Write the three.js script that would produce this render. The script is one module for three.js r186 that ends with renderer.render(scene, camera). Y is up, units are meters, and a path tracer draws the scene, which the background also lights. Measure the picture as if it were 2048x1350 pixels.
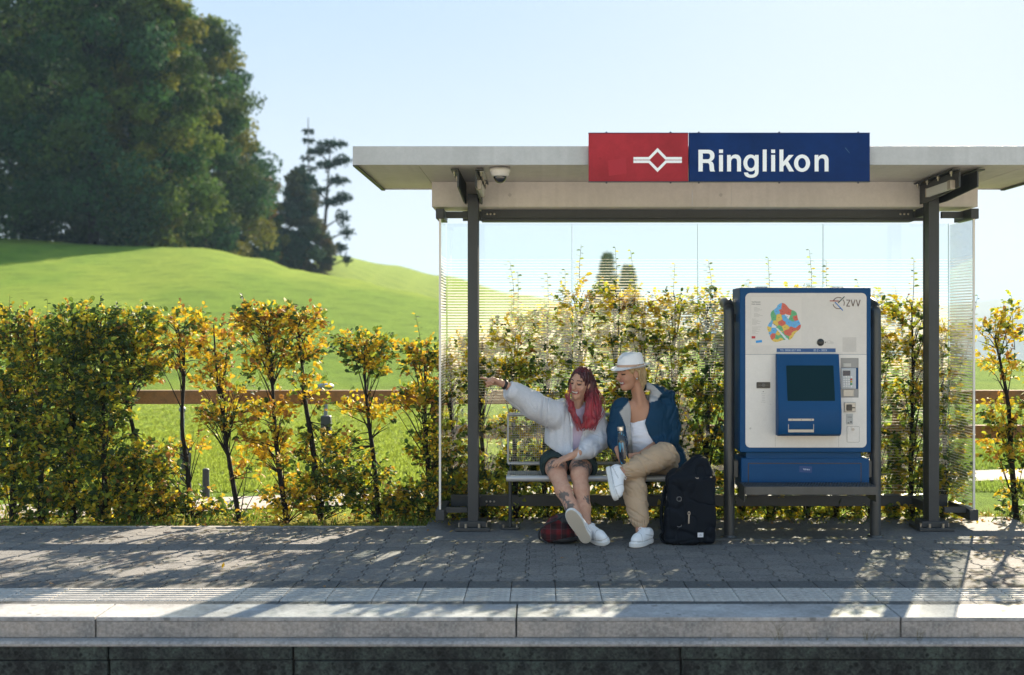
import * as THREE from 'three';
import { mergeGeometries, toCreasedNormals } from 'three/addons/utils/BufferGeometryUtils.js';
import { RoundedBoxGeometry } from 'three/addons/geometries/RoundedBoxGeometry.js';

// ---------------------------------------------------------------- camera
const scene = new THREE.Scene();
const camera = new THREE.PerspectiveCamera(29.11, 2048 / 1350, 0.1, 6000);
camera.position.set(0, 1.54, 0);
camera.lookAt(0, 1.54, -10);
camera.setViewOffset(2048, 1350, -56, 25, 2048, 1350);
camera.focus = 9.5;
camera.userData.fStop = 1.7;

// ---------------------------------------------------------------- sky, sun, exposure
const renderer = new THREE.WebGLRenderer({ antialias: true });
renderer.toneMapping = THREE.LinearToneMapping;
renderer.toneMappingExposure = 4.0;
renderer.shadowMap.enabled = true;
const SUN = (() => { const e = THREE.MathUtils.degToRad(23.5), a = THREE.MathUtils.degToRad(17.5); return new THREE.Vector3(Math.sin(a) * Math.cos(e), Math.sin(e), -Math.cos(a) * Math.cos(e)); })();
const sun = new THREE.DirectionalLight(new THREE.Color().setRGB(1.0, 0.86, 0.66), 5);
sun.position.copy(SUN).multiplyScalar(80); sun.target.position.set(0, 0, -10);
sun.castShadow = true; sun.shadow.mapSize.set(4096, 4096); sun.shadow.radius = 1;
Object.assign(sun.shadow.camera, { left: -60, right: 40, top: 40, bottom: -30, near: 1, far: 250 });
scene.add(sun, sun.target);
{ // clear autumn sky: pale at the horizon and round the sun, bluer away from it
  const W = 512, H = 256, data = new Float32Array(W * H * 4);
  const mix = (a, b, t) => a + (b - a) * t, ss = (a, b, x) => { const t = Math.min(1, Math.max(0, (x - a) / (b - a))); return t * t * (3 - 2 * t); };
  for (let j = 0; j < H; j++) for (let i = 0; i < W; i++) {
    const th = ((i + 0.5) / W - 0.5) * 2 * Math.PI, ph = ((j + 0.5) / H - 0.5) * Math.PI;
    const y = Math.sin(ph), x = Math.cos(ph) * Math.cos(th), z = Math.cos(ph) * Math.sin(th);
    const c = Math.max(-1, Math.min(1, x * SUN.x + y * SUN.y + z * SUN.z)), ang = Math.acos(c);
    const up = Math.max(0, y), h = ss(0, 0.30, up), z2 = ss(0.25, 1, up), glow = Math.exp(-ang * 2.1), near = Math.exp(-ang * ang * 16);
    let r = mix(mix(0.236, 0.136, h), 0.150, z2), g = mix(mix(0.268, 0.200, h), 0.222, z2), b = mix(mix(0.296, 0.272, h), 0.315, z2);
    r += glow * 0.080 + near * 0.06; g += glow * 0.055 + near * 0.045; b += glow * 0.028 + near * 0.03;
    if (y < 0) { const d = ss(0, -0.12, y); r = mix(r, 0.13, d); g = mix(g, 0.14, d); b = mix(b, 0.13, d); }
    data.set([r * 0.875, g * 0.875, b * 0.875, 1], (j * W + i) * 4);
  }
  const sky = new THREE.DataTexture(data, W, H, THREE.RGBAFormat, THREE.FloatType);
  sky.mapping = THREE.EquirectangularReflectionMapping; sky.magFilter = sky.minFilter = THREE.LinearFilter; sky.needsUpdate = true;
  scene.background = sky; scene.environment = sky;
}

// ---------------------------------------------------------------- helpers
function RNG(seed) { let s = seed | 0; return () => { s = (s + 0x6d2b79f5) | 0; let t = Math.imul(s ^ (s >>> 15), 1 | s); t = (t + Math.imul(t ^ (t >>> 7), 61 | t)) ^ t; return ((t ^ (t >>> 14)) >>> 0) / 4294967296; }; }
const V = (x, y, z) => new THREE.Vector3(x, y, z);
const lerp = (a, b, t) => a + (b - a) * t, clamp = (x, a = 0, b = 1) => Math.min(b, Math.max(a, x));
const sstep = (a, b, x) => { const t = clamp((x - a) / (b - a)); return t * t * (3 - 2 * t); };
const hash3 = (x, y, z) => { let h = Math.imul(x, 374761393) + Math.imul(y, 668265263) + Math.imul(z, 1274126177); h = Math.imul(h ^ (h >>> 13), 1274126177); return ((h ^ (h >>> 16)) >>> 0) / 4294967296; };
function noise3(x, y, z) { // value noise, -1..1
  const i = Math.floor(x), j = Math.floor(y), k = Math.floor(z), f = x - i, g = y - j, h = z - k;
  const u = f * f * (3 - 2 * f), v = g * g * (3 - 2 * g), w = h * h * (3 - 2 * h);
  const L = (a, b, t) => a + (b - a) * t, q = (a, b, c) => hash3(i + a, j + b, k + c);
  return 2 * L(L(L(q(0, 0, 0), q(1, 0, 0), u), L(q(0, 1, 0), q(1, 1, 0), u), v), L(L(q(0, 0, 1), q(1, 0, 1), u), L(q(0, 1, 1), q(1, 1, 1), u), v), w) - 1;
}
const names = new Map();
function numbered(n) { const k = names.get(n) ?? 0; names.set(n, k + 1); return k ? n + '_' + String(k).padStart(3, '0') : n; }
function metreUV(g) { // uv in metres from the face's own plane
  const n0 = g.index ? g.toNonIndexed() : g; const p = n0.attributes.position, n = n0.attributes.normal, uv = new Float32Array(p.count * 2);
  for (let i = 0; i < p.count; i++) {
    const ax = Math.abs(n.getX(i)), ay = Math.abs(n.getY(i)), az = Math.abs(n.getZ(i));
    const a = ay >= ax && ay >= az ? [p.getX(i), p.getZ(i)] : ax >= az ? [p.getZ(i), p.getY(i)] : [p.getX(i), p.getY(i)];
    uv[2 * i] = a[0]; uv[2 * i + 1] = a[1];
  }
  n0.setAttribute('uv', new THREE.BufferAttribute(uv, 2)); return n0;
}
function joined(list) {
  if (!Array.isArray(list)) return list;
  const gs = list.map((g) => { const q = g.index ? g.toNonIndexed() : g.clone(); for (const k of Object.keys(q.attributes)) if (!['position', 'normal', 'uv', 'color'].includes(k)) q.deleteAttribute(k); return q; });
  const col = gs.some((g) => g.attributes.color);
  for (const g of gs) { if (!g.attributes.uv) g.setAttribute('uv', new THREE.BufferAttribute(new Float32Array(g.attributes.position.count * 2), 2)); if (col && !g.attributes.color) g.setAttribute('color', new THREE.BufferAttribute(new Float32Array(g.attributes.position.count * 3).fill(1), 3)); }
  return gs.length === 1 ? gs[0] : mergeGeometries(gs);
}
function obj(name, geo, mat, parent = scene) {
  const m = new THREE.Mesh(joined(geo), mat); m.castShadow = m.receiveShadow = true;
  m.name = parent === scene ? numbered(name) : name; parent.add(m); return m;
}
function tag(o, label, category, group, kind) { if (label) o.userData.label = label; if (category) o.userData.category = category; if (group) o.userData.group = group; if (kind) o.userData.kind = kind; return o; }
function thing(name, label, category, [x, y, z] = [0, 0, 0], group) { const o = new THREE.Group(); o.name = numbered(name); o.position.set(x, y, z); scene.add(o); return tag(o, label, category, group); }
function struct(name, geo, mat, label) { const o = obj(name, geo, mat); return tag(o, label, null, null, 'structure'); }
function part(name, parent) { const o = new THREE.Group(); o.name = name; parent.add(o); return o; }
const box = (w, h, d, x, y, z, r = 0) => { const g = r ? new RoundedBoxGeometry(w, h, d, 2, r) : new THREE.BoxGeometry(w, h, d); return metreUV(g.translate(x, y, z)); };
const span = (x0, x1, y0, y1, z0, z1, r = 0) => box(x1 - x0, y1 - y0, z1 - z0, (x0 + x1) / 2, (y0 + y1) / 2, (z0 + z1) / 2, r);
const cyl = (r0, r1, h, x, y, z, seg = 16) => new THREE.CylinderGeometry(r0, r1, h, seg).translate(x, y, z);
function rod(a, b, r, r2 = r, seg = 8) { const d = b.clone().sub(a), g = new THREE.CylinderGeometry(r2, r, d.length(), seg); g.applyQuaternion(new THREE.Quaternion().setFromUnitVectors(V(0, 1, 0), d.clone().normalize())); return g.translate((a.x + b.x) / 2, (a.y + b.y) / 2, (a.z + b.z) / 2); }
function pipe(pts, r, seg = 24, rad = 8, closed = false) { return new THREE.TubeGeometry(new THREE.CatmullRomCurve3(pts, closed, 'catmullrom', 0.5), seg, r, rad, closed); }
function limb(pts, radii, rad = 6) { // tapered tube through points
  const P = [], N = [], I = [], n = pts.length;
  for (let i = 0; i < n; i++) {
    const t = pts[Math.min(n - 1, i + 1)].clone().sub(pts[Math.max(0, i - 1)]).normalize();
    const a = Math.abs(t.y) < 0.9 ? V(0, 1, 0) : V(1, 0, 0), u = a.cross(t).normalize(), v = t.clone().cross(u);
    for (let k = 0; k < rad; k++) { const c = Math.cos(k / rad * 6.2832), s = Math.sin(k / rad * 6.2832), d = u.clone().multiplyScalar(c).addScaledVector(v, s); N.push(d.x, d.y, d.z); P.push(pts[i].x + d.x * radii[i], pts[i].y + d.y * radii[i], pts[i].z + d.z * radii[i]); }
    if (i) for (let k = 0; k < rad; k++) { const a0 = (i - 1) * rad + k, b0 = (i - 1) * rad + (k + 1) % rad; I.push(a0, b0, a0 + rad, b0, b0 + rad, a0 + rad); }
  }
  const g = new THREE.BufferGeometry(); g.setAttribute('position', new THREE.Float32BufferAttribute(P, 3)); g.setAttribute('normal', new THREE.Float32BufferAttribute(N, 3)); g.setIndex(I); return g;
}
const extrude = (shape, depth, bevel = 0) => new THREE.ExtrudeGeometry(shape, { depth, bevelEnabled: bevel > 0, bevelThickness: bevel, bevelSize: bevel, bevelSegments: 2, curveSegments: 16 });
function poly(pts) { const s = new THREE.Shape(); pts.forEach(([x, y], i) => (i ? s.lineTo(x, y) : s.moveTo(x, y))); s.closePath(); return s; }
function roundRect(w, h, r) { const s = new THREE.Shape(), x = -w / 2, y = -h / 2; s.moveTo(x + r, y); s.lineTo(x + w - r, y); s.absarc(x + w - r, y + r, r, -Math.PI / 2, 0); s.lineTo(x + w, y + h - r); s.absarc(x + w - r, y + h - r, r, 0, Math.PI / 2); s.lineTo(x + r, y + h); s.absarc(x + r, y + h - r, r, Math.PI / 2, Math.PI); s.lineTo(x, y + r); s.absarc(x + r, y + r, r, Math.PI, Math.PI * 1.5); return s; }
// tileable noise texture: base value 1 with fine and coarse speckle; metres is the side of one repeat
function grainTex(metres, { size = 512, fine = 0.1, coarse = 0.12, spots = 0, spot = 0.5, seed = 1, tint = [0, 0, 0], bump = false, base = 0.86, streak = 0 }) {
  const r = RNG(seed), d = new Uint8Array(size * size * 4), lat = (n) => { const a = new Float32Array(n * n); for (let i = 0; i < a.length; i++) a[i] = r() * 2 - 1; return (u, v) => { const x = u * n, y = v * n, i = Math.floor(x), j = Math.floor(y), f = x - i, g = y - j, s = f * f * (3 - 2 * f), t = g * g * (3 - 2 * g), q = (p, o) => a[((o % n) + n) % n * n + ((p % n) + n) % n]; return lerp(lerp(q(i, j), q(i + 1, j), s), lerp(q(i, j + 1), q(i + 1, j + 1), s), t); }; };
  const c1 = lat(5), c2 = lat(13), c3 = lat(37), f1 = lat(120), st = lat(64);
  const sp = new Float32Array(size * size);
  for (let k = 0; k < spots; k++) { const cx = r() * size, cy = r() * size, R = 1 + r() * r() * 6, a = r(); for (let y = -8; y <= 8; y++) for (let x = -8; x <= 8; x++) if (x * x + y * y < R * R) { const q = ((Math.floor(cy + y) + size) % size) * size + (Math.floor(cx + x) + size) % size; sp[q] = Math.max(sp[q], a); } }
  for (let j = 0; j < size; j++) for (let i = 0; i < size; i++) {
    const u = i / size, v = j / size, C = c1(u, v) * 0.5 + c2(u, v) * 0.35 + c3(u, v) * 0.3, F = f1(u, v) * 0.6 + (r() * 2 - 1) * 0.6, S = streak ? st(u, 0.3) * (0.5 + 0.5 * c1(u * 0.5, v)) : 0;
    const val = (base + coarse * C + fine * F + streak * S) * (1 - spot * sp[j * size + i]), q = (j * size + i) * 4;
    for (let k = 0; k < 3; k++) d[q + k] = clamp(val + tint[k] * C) * 255; d[q + 3] = 255;
  }
  const t = new THREE.DataTexture(d, size, size, THREE.RGBAFormat); t.wrapS = t.wrapT = THREE.RepeatWrapping; t.magFilter = THREE.LinearFilter; t.minFilter = THREE.LinearMipmapLinearFilter; t.generateMipmaps = true;
  t.repeat.set(1 / metres, 1 / metres); if (!bump) t.colorSpace = THREE.SRGBColorSpace; t.needsUpdate = true; return t;
}
const rgb = (r, g, b) => new THREE.Color().setRGB(r, g, b);
const std = (c, roughness = 0.8, extra = {}) => new THREE.MeshStandardMaterial({ color: c, roughness, ...extra });
const phys = (c, roughness, extra = {}) => new THREE.MeshPhysicalMaterial({ color: c, roughness, ...extra });

// ---------------------------------------------------------------- platform, kerb, wall, trackside
const texConc = grainTex(1.3, { fine: 0.16, coarse: 0.10, spots: 120, spot: 0.16, seed: 3, tint: [0.02, 0.0, -0.02] });
const texPaver = grainTex(0.9, { fine: 0.24, coarse: 0.09, spots: 700, spot: 0.4, seed: 5 });
const texWhite = grainTex(1.7, { fine: 0.10, coarse: 0.18, spots: 260, spot: 0.4, seed: 8, tint: [0.0, 0.0, 0.0] });
const texMoss = grainTex(1.1, { fine: 0.30, coarse: 0.42, spots: 1600, spot: 0.6, seed: 9, base: 0.60, tint: [-0.03, 0.03, -0.01], streak: 0.12 });
const texBump = grainTex(0.6, { fine: 0.4, coarse: 0.15, seed: 12, base: 0.5, bump: true });
const paverTones = [[0.166, 0.160, 0.157], [0.150, 0.146, 0.144], [0.184, 0.176, 0.170], [0.158, 0.154, 0.153]].map((c) => std(rgb(...c), 0.92, { map: texPaver, bumpMap: texBump, bumpScale: 0.0015 }));
const darkSlab = std(rgb(0.075, 0.08, 0.085), 0.9, { map: texPaver, bumpMap: texBump, bumpScale: 0.0015 });
const whiteSlab = std(rgb(0.50, 0.48, 0.455), 0.8, { map: texWhite });
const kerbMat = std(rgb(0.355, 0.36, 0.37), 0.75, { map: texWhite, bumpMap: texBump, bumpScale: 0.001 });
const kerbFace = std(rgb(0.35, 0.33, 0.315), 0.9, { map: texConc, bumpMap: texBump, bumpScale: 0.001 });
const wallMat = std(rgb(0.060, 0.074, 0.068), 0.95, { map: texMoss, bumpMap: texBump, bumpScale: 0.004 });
const jointMat = std(rgb(0.05, 0.048, 0.045), 1);
{
  const X0 = -6.2, X1 = 6.6;
  const platform = thing('platform'); tag(platform, 'paved station platform of grey interlocking blocks', null, null, 'structure');
  obj('bedding', [span(X0, X1, -0.5, -0.022, -10.0, -7.17)], jointMat, platform);
  // interlocking I-shaped blocks, columns run towards the tracks
  const w = 0.17, len = 0.1985, zEnd = -7.825, cols = Math.ceil((X1 - X0) / w), gap = 0.0022, e = 0.02;
  const half = (zig) => { // outline of one block, zigzag flanks
    const a = w / 2 - gap, L = len / 2 - gap, q = e / 2; return poly([[-a + q, -L], [a - q, -L], [a - q, -L * 0.55], [a + q, -L * 0.38], [a + q, L * 0.38], [a - q, L * 0.55], [a - q, L], [-a + q, L], [-a + q, L * 0.55], [-a - q, L * 0.38], [-a - q, -L * 0.38], [-a + q, -L * 0.55]]); };
  const one = new THREE.ExtrudeGeometry(half(), { depth: 0.05, bevelEnabled: true, bevelThickness: 0.003, bevelSize: 0.0025, bevelOffset: -0.0025, bevelSegments: 1 });
  one.rotateX(-Math.PI / 2).translate(0, -0.053, 0);
  const r = RNG(21), variants = [];
  for (let k = 0; k < 6; k++) { const g = metreUV(one.clone()), uv = g.attributes.uv, ox = r() * 7, oy = r() * 7; for (let i = 0; i < uv.count; i++) uv.setXY(i, uv.getX(i) + ox, uv.getY(i) + oy); variants.push(g); }
  const spots = [];
  for (let c = 0; c < cols; c++) for (let k = -1; k < 12; k++) {
    const z = zEnd - len * (k + 0.5 + (c % 2 ? 0.5 : 0)); if (z > zEnd - len * 0.45 || z < -9.93 + len * 0.3) continue;
    const x = X0 + (c + 0.5) * w, s = 2600 / -z, px = 1080 + x * s, seen = px > -30 && px < 2080;
    spots.push([x, z, seen ? -z : 1e3 - z]);
  }
  spots.sort((a, b) => a[2] - b[2]);
  const rest = [[], [], [], []];
  spots.forEach(([x, z], i) => {
    const g = variants[Math.floor(r() * 6)], t = Math.floor(r() * 4), y = (r() - 0.5) * 0.003, tilt = (r() - 0.5) * 0.008;
    if (i < 300) { const m = obj('paver', g, paverTones[t], platform); m.position.set(x, y, z); m.rotation.set(tilt, 0, (r() - 0.5) * 0.006); }
    else rest[t].push(g.clone().rotateX(tilt).translate(x, y, z));
  });
  rest.forEach((list, t) => { if (list.length) obj('paver_field', list, paverTones[t], platform).userData.kind = 'stuff'; });
  // edging course where the block columns end on half blocks
  for (let c = 0; c < cols; c++) if (c % 2) { const g = box(w - 0.006, 0.05, len / 2 - 0.004, X0 + (c + 0.5) * w, -0.026, zEnd - len / 4, 0.003); rest[0].push(g); }
  obj('edge_paver', rest[0].slice(-Math.floor(cols / 2)), paverTones[1], platform).userData.kind = 'stuff';
  // back edge strip and the concrete plate under the shelter
  obj('edging', span(X0, X1, -0.2, -0.002, -9.985, -9.925, 0.005), kerbFace, platform);
  obj('foundation_plate', span(-0.87, 3.75, -0.1, 0.006, -10.4, -9.30, 0.004), std(rgb(0.16, 0.16, 0.165), 0.9, { map: texConc }), platform);
  // dark slabs, ribbed white guidance slabs, small dark blocks
  const sw = 0.2575;
  const rib = (() => { // profile across the slab (z), ribs along x
    const D = 0.352, n = 6, pts = [[-D / 2, -0.05], [D / 2, -0.05], [D / 2, 0]]; const pitch = D / n;
    for (let k = 0; k < n; k++) { const c = D / 2 - (k + 0.5) * pitch; pts.push([c + 0.017, 0], [c + 0.012, 0.005], [c - 0.012, 0.005], [c - 0.017, 0]); }
    pts.push([-D / 2, 0]); return metreUV(new THREE.ExtrudeGeometry(poly(pts), { depth: sw - 0.005, bevelEnabled: false }).rotateY(-Math.PI / 2).translate(sw / 2 - 0.0025, 0, 0)); })();
  const dark = box(sw - 0.005, 0.05, 0.205, 0, -0.0255, 0, 0.003), small = box(sw * 0.62, 0.05, 0.082, 0, -0.0255, 0, 0.003), small2 = box(sw * 0.36, 0.05, 0.082, 0, -0.0255, 0, 0.003);
  for (let x = -0.168 - sw * 23; x < X1; x += sw) {
    const jy = () => (r() - 0.5) * 0.002; let m = obj('dark_slab', dark, darkSlab, platform); m.position.set(x + sw / 2, jy(), -7.717);
    m = obj('guidance_slab', rib, whiteSlab, platform); m.position.set(x + sw / 2, jy() - 0.0005, -7.431);
    m = obj('small_block', small, darkSlab, platform); m.position.set(x + sw * 0.33, jy(), -7.207);
    m = obj('small_block', small2, darkSlab, platform); m.position.set(x + sw * 0.83, jy(), -7.207);
  }
  // kerb: long precast stones with a rough joint
  const kerb = thing('platform_kerb'); tag(kerb, 'pale concrete kerb along the platform edge', null, null, 'structure');
  const kx = [-6.4, -4.55, -2.34, -0.125, 1.90, 4.2, 6.8];
  for (let i = 0; i < kx.length - 1; i++) {
    const a = kx[i] + 0.004, b = kx[i + 1] - 0.004;
    obj('kerb_top', span(a, b, -0.02, 0.002 + (r() - 0.5) * 0.004, -7.163, -6.842, 0.004), kerbMat, kerb);
    obj('kerb_front', span(a, b, -0.106, -0.0205, -7.163, -6.8445, 0.004), kerbFace, kerb);
  }
  obj('kerb_ledge', metreUV(new THREE.ExtrudeGeometry(poly([[-7.1, -0.13], [-6.752, -0.13], [-6.752, -0.118], [-6.768, -0.107], [-7.1, -0.107]]), { depth: 13.2, bevelEnabled: false }).rotateY(-Math.PI / 2).translate(6.8, 0, 0)), kerbFace, kerb);
  // dark wall below, big panels with worn joints
  const wall = thing('platform_wall'); tag(wall, 'dark mossy concrete platform wall facing the track', null, null, 'structure');
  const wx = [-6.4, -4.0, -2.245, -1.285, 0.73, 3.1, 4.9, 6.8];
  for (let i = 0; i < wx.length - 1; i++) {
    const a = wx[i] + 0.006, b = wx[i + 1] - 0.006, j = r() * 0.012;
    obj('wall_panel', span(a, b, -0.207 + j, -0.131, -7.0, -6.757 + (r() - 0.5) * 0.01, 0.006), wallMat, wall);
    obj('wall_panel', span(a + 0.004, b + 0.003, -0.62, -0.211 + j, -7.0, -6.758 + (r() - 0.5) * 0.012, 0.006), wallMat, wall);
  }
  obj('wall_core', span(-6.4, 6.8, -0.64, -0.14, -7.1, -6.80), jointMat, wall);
  struct('track_bed', metreUV(new THREE.PlaneGeometry(60, 26).rotateX(-Math.PI / 2).translate(0, -0.62, 6.2)), std(rgb(0.42, 0.385, 0.35), 1, { map: texConc }), 'gravel track bed in front of the platform');
  // grass seedlings in the kerb joint
  const blades = []; const rr = RNG(77);
  for (const [x, n, h] of [[1.25, 6, 0.10], [1.42, 4, 0.06], [1.72, 6, 0.07], [1.98, 5, 0.07], [1.50, 4, 0.03], [0.9, 3, 0.03]]) for (let k = 0; k < n; k++) {
    const a = (rr() - 0.5) * 1.6, L = h * (0.6 + rr() * 0.6), b0 = V(x + (rr() - 0.5) * 0.05, -0.107, -6.79); blades.push(limb([b0, b0.clone().add(V(Math.sin(a) * L * 0.4, L * 0.6, 0.012)), b0.clone().add(V(Math.sin(a) * L, L, 0.03))], [0.0014, 0.0011, 0.0004], 4));
  }
  tag(obj('grass_tuft', blades, std(rgb(0.11, 0.10, 0.045), 0.9)), 'thin dry grass growing from the kerb ledge', 'grass', null, 'stuff');
}

// ---------------------------------------------------------------- across the track, behind the viewer: sunlit platform and its pale retaining wall
{
  struct('opposite_platform', [span(-16, 18, -0.62, -0.03, -1.9, 6)], std(rgb(0.56, 0.53, 0.49), 0.95, { map: texConc }), 'sunlit concrete platform across the track');
  const W = thing('retaining_wall', 'long pale concrete retaining wall behind the opposite platform', 'wall', [0, -0.03, 6]), wm = std(rgb(0.64, 0.62, 0.60), 0.95, { map: texConc });
  for (let x = -16; x < 18; x += 2) obj('wall_panel', span(x + 0.01, x + 1.99, 0, 2.15, 0.02, 0.3, 0.01), wm, W);
  obj('coping', span(-16, 18, 2.152, 2.25, -0.05, 0.36, 0.01), wm, W); obj('wall_core', span(-16, 18, 0, 2.14, 0.1, 0.28), jointMat, W);
  const g = new THREE.PlaneGeometry(60, 24, 30, 12).rotateX(-Math.PI / 2), p = g.attributes.position; for (let i = 0; i < p.count; i++) { const d = p.getZ(i) + 12; p.setXYZ(i, p.getX(i), 2.0 + d * 0.22 + 0.3 * noise3(p.getX(i) * 0.2, 1, d * 0.3), 6.3 + d); } g.computeVertexNormals();
  struct('grass_bank', metreUV(g), phys(rgb(0.17, 0.24, 0.04), 1, { specularIntensity: 0.1 }), 'grassy bank above the retaining wall');
}

// ---------------------------------------------------------------- ground beyond the platform
const HEIGHT = (() => {
  // bearing (x per metre of distance), ridge distance, ridge height above the platform
  const ridge = [[-1.4, 70, 7.6], [-0.57, 62, 6.4], [-0.415, 60, 5.6], [-0.319, 58, 5.15], [-0.262, 56, 4.95], [-0.215, 54, 4.38], [-0.185, 52, 3.8], [-0.169, 51, 3.6], [-0.146, 50, 3.35], [-0.108, 48, 2.85], [-0.069, 46, 2.4], [-0.015, 44, 1.95], [0.085, 42, 1.2], [0.335, 40, 0.43], [0.47, 40, 0.2], [1.4, 44, -0.2]];
  return (x, d) => {
    const u = clamp(x / Math.max(d, 4), -1.4, 1.39); let k = 0; while (k < ridge.length - 2 && ridge[k + 1][0] < u) k++;
    const a = ridge[k], b = ridge[k + 1], t = sstep(a[0], b[0], u), dc = lerp(a[1], b[1], t), hc = lerp(a[2], b[2], t), t0 = (hc - 1.54) / dc;
    const near = 14.2; if (d <= near) return -0.03;
    const e0 = (-0.03 - 1.54) / near, q = clamp((d - near) / (dc - near)), w = 0.3 * q + 0.7 * (1 - (1 - q) * (1 - q));
    let h = 1.54 + lerp(e0, t0, w) * d; h = lerp(-0.03, h, sstep(near, near + 6, d));
    if (d > dc) h = hc - (d - dc) * 0.03 - (d - dc) * (d - dc) * 0.0016;
    return Math.max(h, -34) + noise3(x * 0.13, 0, d * 0.13) * 0.12 * sstep(16, 30, d);
  };
})();
const pathMid = (x) => 11.55 + (x + 2.3) * 0.27 + Math.sin(x * 0.4) * 0.08;
const texGrass = grainTex(2.6, { fine: 0.22, coarse: 0.16, spots: 700, spot: 0.2, seed: 31, tint: [0.08, 0.03, 0.02], base: 0.88 });
const texGrassBump = grainTex(0.9, { fine: 0.5, coarse: 0.3, seed: 33, base: 0.5, bump: true });
function field(xs, ds, hf, colour) {
  const P = [], C = [], U = [], I = [];
  for (const d of ds) for (const x of xs) { P.push(x, hf(x, d), -d); const c = colour(x, d); C.push(...c); U.push(x, d); }
  for (let j = 0; j < ds.length - 1; j++) for (let i = 0; i < xs.length - 1; i++) { const a = j * xs.length + i, b = a + 1, c = a + xs.length, e = c + 1; I.push(a, b, c, b, e, c); }
  const g = new THREE.BufferGeometry(); g.setAttribute('position', new THREE.Float32BufferAttribute(P, 3)); g.setAttribute('color', new THREE.Float32BufferAttribute(C, 3)); g.setAttribute('uv', new THREE.Float32BufferAttribute(U, 2)); g.setIndex(I); g.computeVertexNormals(); return g;
}
const range = (a, b, n, p = 1) => Array.from({ length: n + 1 }, (_, i) => a + (b - a) * Math.pow(i / n, p));
const grassMat = phys(rgb(1, 1, 1), 1, { specularIntensity: 0.12, sheen: 1, sheenColor: rgb(0.58, 0.84, 0.16), sheenRoughness: 0.45, map: texGrass, vertexColors: true, bumpMap: texGrassBump, bumpScale: 0.05 });
{
  const xs = [...range(-120, -30, 30), ...range(-29, 30, 118), ...range(32, 120, 24)];
  const ds = [...range(9.97, 16, 40), ...range(16.3, 40, 60), ...range(40.6, 90, 70), ...range(92, 260, 40)];
  const colour = (x, d) => { const n = noise3(x * 0.22, 3, d * 0.10), m = noise3(x * 0.9, 7, d * 0.5), k = sstep(-0.3, 0.7, n + m * 0.4), dry = sstep(11.2, 10.2, d); return [lerp(0.185, 0.30, k) + dry * 0.03, lerp(0.32, 0.41, k) - dry * 0.12, lerp(0.03, 0.045, k) + dry * 0.01]; };
  struct('meadow', field(xs, ds, HEIGHT, colour), grassMat, 'sunlit green meadow rising behind the hedge');
  // the further slope, seen past the wood's end
  const far = [[-0.36, 3.2], [-0.25, 4.3], [-0.185, 6.6], [-0.158, 7.55], [-0.115, 6.75], [-0.077, 5.85], [-0.015, 4.2], [0.05, 2.6], [0.16, 0.2], [0.35, -3]];
  const fh = (x, d) => { const u = x / d; let k = 0; while (k < far.length - 2 && far[k + 1][0] < u) k++; const t = sstep(far[k][0], far[k + 1][0], u), hc = lerp(far[k][1], far[k + 1][1], t); const q = clamp((d - 70) / 45); return d < 115 ? lerp(hc - 9, hc, 1 - (1 - q) * (1 - q)) : hc - (d - 115) * 0.08; };
  struct('hill', field(range(-60, 60, 120), range(70, 170, 60), fh, (x, d) => { const n = 0.5 + 0.5 * noise3(x * 0.08, 1, d * 0.08); return [lerp(0.26, 0.31, n), lerp(0.35, 0.40, n), 0.07]; }), grassMat, 'further grassy slope beyond the wood');
  // far valley floor and wooded ridges
  struct('valley_floor', metreUV(new THREE.PlaneGeometry(7000, 5000).rotateX(-Math.PI / 2).translate(0, -34, -2700)), std(rgb(0.10, 0.15, 0.05), 1), 'valley floor far beyond the meadow');
  const ridgeMesh = (d0, hmin, hmax, seed, x0, x1) => field(range(x0, x1, 90), [d0, d0 + 60, d0 + 130, d0 + 240, d0 + 420], (x, d) => { const q = (d - d0) / 240, top = lerp(hmin, hmax, 0.5 + 0.5 * noise3(x * 0.0016, seed, 0)) + noise3(x * 0.012, seed, 5) * 5; return -36 + (top + 36) * (q <= 1 ? sstep(0, 1, q) : 1 - (q - 1) * 0.4); }, () => [1, 1, 1]);
  struct('distant_ridge', ridgeMesh(900, 8, 26, 2, -900, 1700), std(rgb(0.05, 0.075, 0.045), 1), 'hazy blue wooded ridge far across the valley');
  // gravel path
  const P = [], I = [], U = []; const px = range(-14, 14, 56);
  px.forEach((x, i) => { for (const s of [-1, 1]) { const d = pathMid(x) + s * (0.42 + noise3(x * 1.7, s, 0) * 0.05); P.push(x, -0.018, -d); U.push(x, d); } if (i) { const a = 2 * i - 2; I.push(a, a + 2, a + 1, a + 1, a + 2, a + 3); } });
  const g = new THREE.BufferGeometry(); g.setAttribute('position', new THREE.Float32BufferAttribute(P, 3)); g.setAttribute('uv', new THREE.Float32BufferAttribute(U, 2)); g.setIndex(I); g.computeVertexNormals();
  struct('gravel_path', g, std(rgb(0.40, 0.36, 0.33), 1, { map: texConc }), 'pale gravel path behind the hedge');
}

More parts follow.
